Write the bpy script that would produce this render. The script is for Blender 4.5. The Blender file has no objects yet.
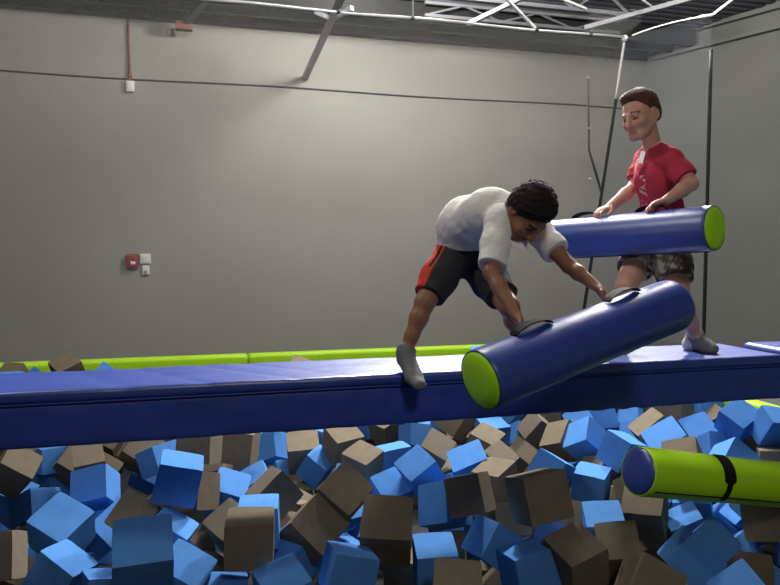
import bpy, bmesh, math, random
import numpy as np
from mathutils import Vector, Matrix, Quaternion, noise
C = bpy.context.scene.collection
PI = math.pi
random.seed(7)

# ------------------------------------------------------------------ camera
FOC, CX, CY = 700.0, 390.0, 292.5
YAW = math.radians(15.3); PITCH = math.atan(42.5 / FOC)
CAM = np.array([0, 0, .75])
FH = np.array([math.sin(YAW), math.cos(YAW), 0]); RT = np.array([math.cos(YAW), -math.sin(YAW), 0]); ZZ = np.array([0, 0, 1.])
FW = FH * math.cos(PITCH) - ZZ * math.sin(PITCH); UP = FH * math.sin(PITCH) + ZZ * math.cos(PITCH)
def P(px, py, d):
    return CAM + (FW + RT * (px - CX) / FOC - UP * (py - CY) / FOC) * d
def lerp(a, b, f): return np.asarray(a) * (1 - f) + np.asarray(b) * f
def onY(px, py, Y):
    v = FW + RT * (px - CX) / FOC - UP * (py - CY) / FOC
    return CAM + v * (Y / v[1])
cam = bpy.data.cameras.new('camera'); cam.sensor_width = 36; cam.lens = FOC / 780 * 36; cam.clip_start = .05
co = bpy.data.objects.new('camera', cam); C.objects.link(co); co.location = CAM
co.rotation_euler = (PI / 2 - PITCH, 0, -YAW)
bpy.context.scene.camera = co

# ------------------------------------------------------------------ materials
def mat(name, col, rough=.6, spec=.5, metal=0, noise_amt=0, noise_scale=8, bump=0, bump_scale=60, col2=None, sheen=0, coat=0):
    m = bpy.data.materials.new(name); m.use_nodes = True
    nt = m.node_tree; b = nt.nodes['Principled BSDF']
    b.inputs['Base Color'].default_value = (*col, 1); b.inputs['Roughness'].default_value = rough
    b.inputs['Specular IOR Level'].default_value = spec; b.inputs['Metallic'].default_value = metal
    if sheen: b.inputs['Sheen Weight'].default_value = sheen
    if coat: b.inputs['Coat Weight'].default_value = coat; b.inputs['Coat Roughness'].default_value = .25
    tc = nt.nodes.new('ShaderNodeTexCoord')
    if noise_amt or col2:
        n = nt.nodes.new('ShaderNodeTexNoise'); n.inputs['Scale'].default_value = noise_scale; n.inputs['Detail'].default_value = 5
        nt.links.new(tc.outputs['Object'], n.inputs['Vector'])
        r = nt.nodes.new('ShaderNodeMix'); r.data_type = 'RGBA'
        c2 = col2 or tuple(max(0, c * (1 - noise_amt)) for c in col); c1 = col if col2 else tuple(c * (1 + noise_amt) for c in col)
        r.inputs[6].default_value = (*c1, 1); r.inputs[7].default_value = (*c2, 1)
        mr = nt.nodes.new('ShaderNodeMapRange'); mr.inputs[1].default_value = .3; mr.inputs[2].default_value = .7
        nt.links.new(n.outputs['Fac'], mr.inputs[0]); nt.links.new(mr.outputs[0], r.inputs[0])
        nt.links.new(r.outputs[2], b.inputs['Base Color'])
    if bump:
        n2 = nt.nodes.new('ShaderNodeTexNoise'); n2.inputs['Scale'].default_value = bump_scale; n2.inputs['Detail'].default_value = 3
        nt.links.new(tc.outputs['Object'], n2.inputs['Vector'])
        bp = nt.nodes.new('ShaderNodeBump'); bp.inputs['Strength'].default_value = bump; bp.inputs['Distance'].default_value = .01
        nt.links.new(n2.outputs['Fac'], bp.inputs['Height']); nt.links.new(bp.outputs['Normal'], b.inputs['Normal'])
    return m
def painted(name, rough=.6, spec=.3, bump=0, bump_scale=200, sheen=0):
    m = mat(name, (1, 1, 1), rough, spec, bump=bump, bump_scale=bump_scale, sheen=sheen)
    a = m.node_tree.nodes.new('ShaderNodeAttribute'); a.attribute_name = 'dye'
    m.node_tree.links.new(a.outputs['Color'], m.node_tree.nodes['Principled BSDF'].inputs['Base Color'])
    return m
M = {}
M['foam_blue'] = mat('blue foam', (.085, .25, .60), .95, .05, noise_amt=.06, noise_scale=5, bump=.25, bump_scale=260)
M['foam_gray'] = mat('charcoal foam', (.185, .155, .112), .95, .05, noise_amt=.08, noise_scale=5, bump=.25, bump_scale=260)
M['vinyl_blue'] = mat('royal blue vinyl', (.018, .052, .31), .38, 1.0, noise_amt=.10, noise_scale=3, bump=.12, bump_scale=18)
M['vinyl_side'] = mat('royal blue vinyl side', (.022, .056, .33), .5, .5, noise_amt=.12, noise_scale=4, bump=.10, bump_scale=16)
M['bolster_blue'] = mat('bolster blue vinyl', (.022, .055, .31), .38, 1.0, noise_amt=.08, noise_scale=6, bump=.08, bump_scale=20)
M['lime'] = mat('lime vinyl', (.48, .85, .012), .42, .4, noise_amt=.05, noise_scale=5, bump=.06, bump_scale=20)
M['lime_cap'] = mat('lime end vinyl', (.42, .86, .015), .5, .3, noise_amt=.05, noise_scale=8)
M['strap'] = mat('black webbing', (.008, .008, .010), .8, .2, bump=.3, bump_scale=300)
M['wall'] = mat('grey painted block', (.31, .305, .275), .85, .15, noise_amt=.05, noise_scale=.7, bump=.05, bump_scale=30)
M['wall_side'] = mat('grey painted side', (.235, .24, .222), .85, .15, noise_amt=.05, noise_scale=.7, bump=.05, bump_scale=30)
M['deck'] = mat('dark grey deck', (.085, .085, .088), .8, .2, noise_amt=.1, noise_scale=3)
M['pit'] = mat('pit lining', (.03, .03, .035), .9, .1)
M['ceil'] = mat('steel roof deck', (.13, .13, .16), .55, .4, noise_amt=.08, noise_scale=1.5)
M['purlin'] = mat('dark purlin paint', (.03, .03, .029), .7, .3)
M['steel'] = mat('grey painted steel', (.26, .26, .28), .5, .4)
M['steel_dark'] = mat('dull steel', (.06, .06, .058), .6, .3)
M['galv'] = mat('galvanised pipe', (.62, .62, .62), .35, .5, metal=.4)
M['rust'] = mat('red oxide primer', (.22, .09, .07), .7, .2)
M['white'] = mat('white plastic', (.75, .75, .72), .45, .4)
M['red'] = mat('red plastic', (.32, .03, .03), .4, .5)
M['lens'] = mat('clear strobe lens', (.8, .78, .78), .15, .5)
M['grey_trim'] = mat('grey button', (.3, .3, .3), .5, .3)
M['rope'] = mat('black rope', (.015, .015, .016), .8, .2)
M['paper'] = mat('white sticker', (.82, .80, .78), .6, .2)
def net_mat(name, col, pitch, thread):
    m = bpy.data.materials.new(name); m.use_nodes = True; nt = m.node_tree
    b = nt.nodes['Principled BSDF']; b.inputs['Base Color'].default_value = (*col, 1); b.inputs['Roughness'].default_value = .8
    b.inputs['Specular IOR Level'].default_value = .2
    tc = nt.nodes.new('ShaderNodeTexCoord'); sp = nt.nodes.new('ShaderNodeSeparateXYZ'); nt.links.new(tc.outputs['UV'], sp.inputs[0])
    outs = []
    for ax in (0, 1):
        d = nt.nodes.new('ShaderNodeMath'); d.operation = 'DIVIDE'; d.inputs[1].default_value = pitch; nt.links.new(sp.outputs[ax], d.inputs[0])
        f = nt.nodes.new('ShaderNodeMath'); f.operation = 'FRACT'; nt.links.new(d.outputs[0], f.inputs[0])
        l = nt.nodes.new('ShaderNodeMath'); l.operation = 'LESS_THAN'; l.inputs[1].default_value = thread / pitch; nt.links.new(f.outputs[0], l.inputs[0])
        outs.append(l)
    mx = nt.nodes.new('ShaderNodeMath'); mx.operation = 'MAXIMUM'
    nt.links.new(outs[0].outputs[0], mx.inputs[0]); nt.links.new(outs[1].outputs[0], mx.inputs[1])
    nt.links.new(mx.outputs[0], b.inputs['Alpha'])
    return m
M['net'] = net_mat('white knotless netting', (.66, .66, .64), .011, .00042)
M['net_grey'] = net_mat('grey knotless netting', (.30, .33, .38), .011, .0005)
M['net_hem'] = mat('net hem tape', (.36, .36, .36), .7, .2)

# ------------------------------------------------------------------ mesh helpers
def link(name, me, m=None, parent=None):
    o = bpy.data.objects.new(name, me); C.objects.link(o)
    if m is not None and me is not None:
        for q in (m if isinstance(m, (list, tuple)) else [m]): me.materials.append(q)
    if parent is not None:
        o.parent = parent; o.matrix_parent_inverse = parent.matrix_world.inverted() if False else Matrix.Translation(-Vector(parent.location))
    return o
def obj(name, bm, m, parent=None, smooth=False):
    me = bpy.data.meshes.new(name)
    bmesh.ops.recalc_face_normals(bm, faces=bm.faces)
    bm.to_mesh(me); bm.free()
    if smooth:
        for p in me.polygons: p.use_smooth = True
    return link(name, me, m, parent)
def thing(name, label, cat, loc=(0, 0, 0), group=None):
    o = bpy.data.objects.new(name, None); C.objects.link(o); o.location = loc; o.empty_display_size = .1
    return tag(o, label, cat, group)
def tag(o, label, cat, group=None):
    o['label'] = label; o['category'] = cat
    if group: o['group'] = group
    return o
def struct(name, bm, m, label=None):
    o = obj(name, bm, m); o['kind'] = 'structure'
    if label: o['label'] = label
    return o
def bx(bm, lo, hi, bev=0):
    r = bmesh.ops.create_cube(bm, size=1)
    vs = r['verts']
    for v in vs:
        v.co = Vector(((lo[i] + hi[i]) / 2 + v.co[i] * (hi[i] - lo[i]) for i in range(3)))
    if bev:
        es = list({e for v in vs for e in v.link_edges})
        bmesh.ops.bevel(bm, geom=es, offset=bev, segments=2, affect='EDGES', profile=.7)
    return bm
def box(lo, hi, bev=0): return bx(bmesh.new(), lo, hi, bev)
def tube(bm, pts, r, n=10, cap=True):
    pts = [Vector(p) for p in pts]
    rs = r if isinstance(r, (list, tuple)) else [r] * len(pts)
    rings = []; prev = None
    for i, p in enumerate(pts):
        t = (pts[min(i + 1, len(pts) - 1)] - pts[max(i - 1, 0)]).normalized()
        a = prev if prev is not None else (Vector((0, 0, 1)) if abs(t.z) < .9 else Vector((1, 0, 0)))
        u = (a - t * a.dot(t)).normalized(); w = t.cross(u); prev = u
        rings.append([bm.verts.new(p + (u * math.cos(2 * PI * k / n) + w * math.sin(2 * PI * k / n)) * rs[i]) for k in range(n)])
    for A, B in zip(rings, rings[1:]):
        for k in range(n): bm.faces.new((A[k], A[(k + 1) % n], B[(k + 1) % n], B[k]))
    if cap:
        bm.faces.new(rings[0][::-1]); bm.faces.new(rings[-1])
    return bm
def bar(bm, a, b, w, h=None):
    """a square steel bar from a to b"""
    h = h or w; a, b = Vector(a), Vector(b); t = (b - a).normalized()
    s = Vector((0, 0, 1)) if abs(t.z) < .9 else Vector((0, 1, 0))
    u = t.cross(s).normalized(); v = u.cross(t)
    q = []
    for p in (a, b):
        q.append([bm.verts.new(p + u * x * w / 2 + v * y * h / 2) for x, y in ((-1, -1), (1, -1), (1, 1), (-1, 1))])
    for k in range(4): bm.faces.new((q[0][k], q[0][(k + 1) % 4], q[1][(k + 1) % 4], q[1][k]))
    bm.faces.new(q[0][::-1]); bm.faces.new(q[1])
    return bm
def lathe(bm, prof, a, axis, n=40):
    """surface of revolution, prof = [(t along axis, radius)]"""
    a = Vector(a); ax = Vector(axis).normalized()
    s = Vector((0, 0, 1)); u = (s - ax * s.dot(ax)).normalized(); w = ax.cross(u)
    rings = []
    for t, r in prof:
        if r < 1e-6: rings.append([bm.verts.new(a + ax * t)])
        else: rings.append([bm.verts.new(a + ax * t + (u * math.cos(2 * PI * k / n) + w * math.sin(2 * PI * k / n)) * r) for k in range(n)])
    for A, B in zip(rings, rings[1:]):
        for k in range(n):
            k2 = (k + 1) % n
            if len(A) == 1 and len(B) == 1: continue
            if len(A) == 1: bm.faces.new((A[0], B[k2], B[k]))
            elif len(B) == 1: bm.faces.new((A[k], A[k2], B[0]))
            else: bm.faces.new((A[k], A[k2], B[k2], B[k]))
    return bm

# ------------------------------------------------------------------ the room
WY = 11.0; WTOP = 4.11; FLZ = -1.25
cor = np.array([7.69, WY]); rdir = np.array([.347, -.938]); rend = cor + rdir * 13
struct('floor', box((-12, -4, FLZ - .2), (13.5, WY + .3, FLZ)), M['deck'])
struct('wall_back', box((-12, WY, FLZ), (cor[0] + .3, WY + .25, 4.5)), M['wall'])
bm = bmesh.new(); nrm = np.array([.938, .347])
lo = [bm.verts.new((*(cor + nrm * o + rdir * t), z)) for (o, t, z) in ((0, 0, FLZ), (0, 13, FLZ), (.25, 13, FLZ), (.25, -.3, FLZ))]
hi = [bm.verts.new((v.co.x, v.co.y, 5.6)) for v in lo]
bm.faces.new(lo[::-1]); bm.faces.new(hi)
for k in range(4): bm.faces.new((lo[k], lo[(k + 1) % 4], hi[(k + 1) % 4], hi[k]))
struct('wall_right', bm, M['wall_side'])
# ribbed steel roof deck, rising a little from the back wall towards the hall
def ceil_z(y): return 4.25 + (WY - y) * .11
bm = bmesh.new(); prof = []
y = WY + .2
while y > -3:
    for dy, dz in ((0, 0), (.06, 0), (.075, .04), (.125, .04), (.14, 0)): prof.append((y - dy, ceil_z(y - dy) + dz))
    y -= .14
A = [bm.verts.new((-12, a, b)) for a, b in prof]; B = [bm.verts.new((13.5, a, b)) for a, b in prof]
A2 = [bm.verts.new((-12, a, b + .12)) for a, b in prof[::len(prof) - 1]]; B2 = [bm.verts.new((13.5, a, b + .12)) for a, b in prof[::len(prof) - 1]]
for i in range(len(prof) - 1): 
    if prof[i][0] - prof[i + 1][0] > 1e-6: bm.faces.new((A[i], A[i + 1], B[i + 1], B[i]))
bm.faces.new((A2[0], B2[0], B2[1], A2[1])); bm.faces.new((A[0], B[0], B2[0], A2[0]))
struct('ceiling', bm, M['ceil'])
for i, yy in enumerate((WY - .14, WY - .55, WY - .93)):
    o = struct('trim_%d' % (i + 1), box((-12, yy - .06, WTOP - .02 + i * .01), (cor[0] - .02 + (WY - yy) * .3, yy + (.115 if i == 0 else .03), WTOP + .24 + i * .04)), M['purlin'])
bm = bmesh.new()
for off, zz in ((.0, WTOP - .02), (.0, WTOP + .28)):
    a = cor - nrm * .06 + rdir * .15; b = rend - nrm * .06
    bar(bm, (*a, zz), (*b, zz), .10, .07)
struct('trim_4', bm, M['wall_side'])
# raised platform round the pit: pit linings, decks
ZD = -.35
struct('pit_floor', box((-4.6, 1.25, FLZ), (3.85, 7.2, FLZ + .02)), M['pit'])  # near-black sheet added so gaps between the blocks look deeply shaded
PX0, PX1, PY0, PY1 = -4.6, 3.83, 1.25, 7.19
struct('pit_wall_back', box((PX0 - .2, PY1 + .02, FLZ), (PX1 + .16, PY1 + .14, ZD - .152)), M['pit'])
struct('pit_wall_right', box((PX1 + .02, PY0, FLZ), (PX1 + .14, PY1, ZD - .152)), M['pit'])
struct('pit_wall_left', box((PX0 - .14, PY0, FLZ), (PX0 - .02, PY1, ZD - .152)), M['pit'])
struct('pit_wall_front', box((PX0 - .2, PY0 - .14, FLZ), (PX1 + .16, PY0 - .02, ZD - .152)), M['pit'])
struct('deck_right', box((PX1 + .17, -3, ZD - .14), (5.6, 7.45, ZD - .03)), M['deck'])
struct('deck_front', box((-8, -3.5, ZD - .14), (PX1 + .16, PY0 - .17, ZD - .03)), M['deck'])
struct('deck_left', box((-8, PY0 - .16, ZD - .14), (PX0 - .19, PY1 + .16, ZD - .03)), M['deck'])

# ------------------------------------------------------------------ lime edge pads
def pad(name, lo, hi, label, along):
    t = thing(name, label, 'pad', ((lo[0] + hi[0]) / 2, (lo[1] + hi[1]) / 2, lo[2]), 'lime pads along the pit edge')
    n = max(1, round((hi[along] - lo[along]) / 1.9)); st = (hi[along] - lo[along]) / n
    for i in range(n):
        l, h = list(lo), list(hi); l[along] = lo[along] + st * i + .003; h[along] = lo[along] + st * (i + 1) - .003
        obj('cushion', box(l, h, .035), M['lime'], t, True)
    return t
pad('edge_pad', (PX0 - .18, PY1, ZD - .15), (PX1 + .15, PY1 + .17, ZD + .035), 'lime green padded edge running along the far side of the pit below the net', 0)
pad('edge_pad', (PX1, PY0, ZD - .15), (PX1 + .14, PY1 - .01, ZD), 'lime green padded edge on the right side of the pit, passing under the beam end', 1)

# ------------------------------------------------------------------ the beam
BY0, BY1 = 2.905, 3.375; BZ0, BZM, BZ1 = -.016, .160, .212
def padded(x0, x1, y0, y1, z0, z1, bev, wr, seed, nx=None, fold=None):
    """a vinyl-covered pad: rounded section swept along X with small wrinkles"""
    bm = bmesh.new(); sec = []
    for cy, cz, a0 in ((y1 - bev, z1 - bev, 0), (y0 + bev, z1 - bev, 90), (y0 + bev, z0 + bev, 180), (y1 - bev, z0 + bev, 270)):
        for k in range(5): a = math.radians(a0 + 22.5 * k); sec.append((cy + bev * math.cos(a), cz + bev * math.sin(a), math.cos(a), math.sin(a)))
    full = []
    for i in range(len(sec)):
        a, b = sec[i], sec[(i + 1) % len(sec)]; full.append(a)
        L = math.hypot(a[0] - b[0], a[1] - b[1])
        if L > .05:
            m = int(L / .02)
            for k in range(1, m):
                f = k / m; full.append(tuple(a[q] + (b[q] - a[q]) * f for q in range(4)))
    nx = nx or int((x1 - x0) / .02); rings = []
    for i in range(nx + 1):
        x = x0 + (x1 - x0) * i / nx
        e = min(1, min(x - x0, x1 - x) / bev + .55)
        ring = []
        for (yy, zz, ny, nz) in full:
            q = Vector((x * 1.4 + zz * 2.5, yy * 4, zz * 6 + seed))
            d = noise.noise(q * 2.2) * wr + noise.noise(q * 6) * wr * .35
            if fold: d += fold(x, yy, zz)
            cyy, czz = (y0 + y1) / 2, (z0 + z1) / 2
            ring.append(bm.verts.new((x, cyy + (yy - cyy) * (1 - (1 - e) * .06) + ny * d, czz + (zz - czz) * (1 - (1 - e) * .3) + nz * d)))
        rings.append(ring)
    n = len(full)
    for A, B in zip(rings, rings[1:]):
        for k in range(n): bm.faces.new((A[k], A[(k + 1) % n], B[(k + 1) % n], B[k]))
    bm.faces.new(rings[0]); bm.faces.new(rings[-1][::-1])
    return bm
def fold_top(x, y, z):
    # a few shallow diagonal creases trodden into the top of the pad
    d = 0
    for x0, s, w, a in ((-.55, .55, .05, .0035), (-.30, .7, .035, .003), (-.02, .9, .03, .003), (.18, 1.0, .03, .0028), (-1.3, .4, .06, .003), (1.5, -.5, .05, .003)):
        u = (x - x0) - (BY1 - y) * s; d -= a * math.exp(-(u / w) ** 2)
    return d
def fold_side(x, y, z):
    m = 1 / (1 + math.exp(-(x - .4) * 4))
    return m * .0035 * math.sin((x * 1.0 - z * .9) * 42 + 3 * noise.noise(Vector((x * 1.5, 0, 2)))) * max(0, .5 + noise.noise(Vector((x * 2.3, 5, 0))))
beam = thing('padded_beam', 'long royal blue padded beam crossing the foam pit under both boys', 'balance beam', (0, 3.14, BZ0))
obj('side_cover', padded(-4.9, 5.0, BY0 + .012, BY1 - .012, BZ0, BZM, .018, .0035, 3.3, nx=420, fold=fold_side), M['vinyl_side'], beam, True)
obj('top_pad', padded(-4.9, 2.90, BY0, BY1, BZM + .001, BZ1, .018, .003, 9.1, nx=340, fold=fold_top), M['vinyl_blue'], beam, True)
o = obj('top_pad', padded(3.06, 5.0, BY0, BY1, BZM + .001, BZ1, .018, .003, 14.2, nx=70), M['vinyl_blue'], beam, True)
o = obj('strap', box((2.90, BY0 + .01, BZM - .01), (3.06, BY1 - .01, BZM + .022), .006), M['strap'], beam)
for xa, xb in ((4.1, 4.9), (-4.7, -4.95)):
    obj('support_block', box((min(xa, xb), BY0 + .05, ZD - (.03 if xa > 0 else .16) if xa > 0 else ZD - .2), (max(xa, xb), BY1 - .05, BZ0 + .004), .01), M['deck'], beam)
bm = bmesh.new()
tube(bm, [(x, BY0 + .004, BZM) for x in np.linspace(-4.9, 5.0, 60)], .0045, 6)
obj('piping', bm, M['vinyl_side'], beam, True)

# ------------------------------------------------------------------ padded bolsters
def bolster(p0, p1, r, body, cap, label, handles, seam_ang=None, kind='handle'):
    """p0: the end turned to the camera.  handles: (fraction along, angle, style)"""
    p0, p1 = Vector(p0), Vector(p1); ax = (p1 - p0); L = ax.length; ax.normalize()
    s = Vector((0, 0, 1)); u = (s - ax * s.dot(ax)).normalized(); w = ax.cross(u)
    t = thing('padded_bolster', label, 'bolster', (p0 + p1) / 2 - Vector((0, 0, r)), 'cylindrical vinyl bolsters')
    prof = [(.012, r * .93), (.004, r * .965), (.010, r * .99), (.022, r)] + [(L * f, r * (1 + .006 * math.sin(f * 9))) for f in np.linspace(.06, .94, 24)] + [(L - .022, r), (L - .010, r * .99), (L - .004, r * .965), (L - .012, r * .93)]
    obj('cover', lathe(bmesh.new(), prof, p0, ax, 56), body, t, True)
    for e, d in ((p0, ax), (p1, -ax)):
        obj('end_cap', lathe(bmesh.new(), [(-.010, 0), (-.009, r * .5), (-.004, r * .8), (.006, r * .945), (.02, r * .95)], e, d, 56), cap, t, True)
    def at(tt, a, rr): return p0 + ax * tt + (u * math.cos(a) + w * math.sin(a)) * rr
    for f, a, style in handles:
        if style == 'loop':
            bm = bmesh.new(); pts = []
            for k in range(15):
                q = k / 14; h = math.sin(PI * q) ** .6 * .024
                pts.append((L * f - .085 + .17 * q, h))
            for sgn in (0,):
                rows = [[bm.verts.new(at(tt, a + dx / r, r + .003 + h + th)) for dx, th in ((-.019, 0), (.019, 0), (.019, .005), (-.019, .005))] for tt, h in pts]
            for A, B in zip(rows, rows[1:]):
                for k in range(4): bm.faces.new((A[k], A[(k + 1) % 4], B[(k + 1) % 4], B[k]))
            bm.faces.new(rows[0]); bm.faces.new(rows[-1][::-1])
            obj('strap', bm, M['strap'], t)
        else:  # webbing wrapped part way round, wide above and narrow below
            bm = bmesh.new(); rows = []
            for k in range(21):
                q = k / 20; aa = a + style[0] + (style[1] - style[0]) * q
                hw = .033 if q < .62 else .014
                sh = style[2] * math.sin(q * 2.2)
                rows.append([bm.verts.new(at(L * f + sh + x * hw, aa, r + y)) for x, y in ((-1, .001), (1, .001), (1, .006), (-1, .006))])
            for A, B in zip(rows, rows[1:]):
                for k in range(4): bm.faces.new((A[k], A[(k + 1) % 4], B[(k + 1) % 4], B[k]))
            bm.faces.new(rows[0]); bm.faces.new(rows[-1][::-1])
            obj('strap', bm, M['strap'], t)
    if seam_ang is not None:
        bm = bmesh.new(); tube(bm, [at(L * f, seam_ang, r + .0005) for f in np.linspace(.03, .97, 30)], .0035, 6)
        obj('zip', bm, M['strap'], t, True)
    return t
R0 = .107
bolster(P(716, 228, 3.25), P(548, 240, 4.00), R0, M['bolster_blue'], M['lime_cap'], 'blue bolster with lime ends held at the waist by the boy in red', [(.74, .15, 'loop'), (.34, .15, 'loop')], seam_ang=PI)
bolster(P(479, 381, 2.36), P(673, 305, 2.84), R0, M['bolster_blue'], M['lime_cap'], 'blue bolster with a lime end, tilted, gripped by the boy in white', [(.26, 0, 'loop'), (.72, 0, 'loop')], seam_ang=PI)
bolster(P(637, 471, 3.05), P(805, 487, 3.45), R0, M['lime'], M['bolster_blue'], 'lime green bolster with a blue end lying on the foam blocks', [(.42, PI / 2, (-1.5, .75, -.012))], seam_ang=PI / 2 + .62)

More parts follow.
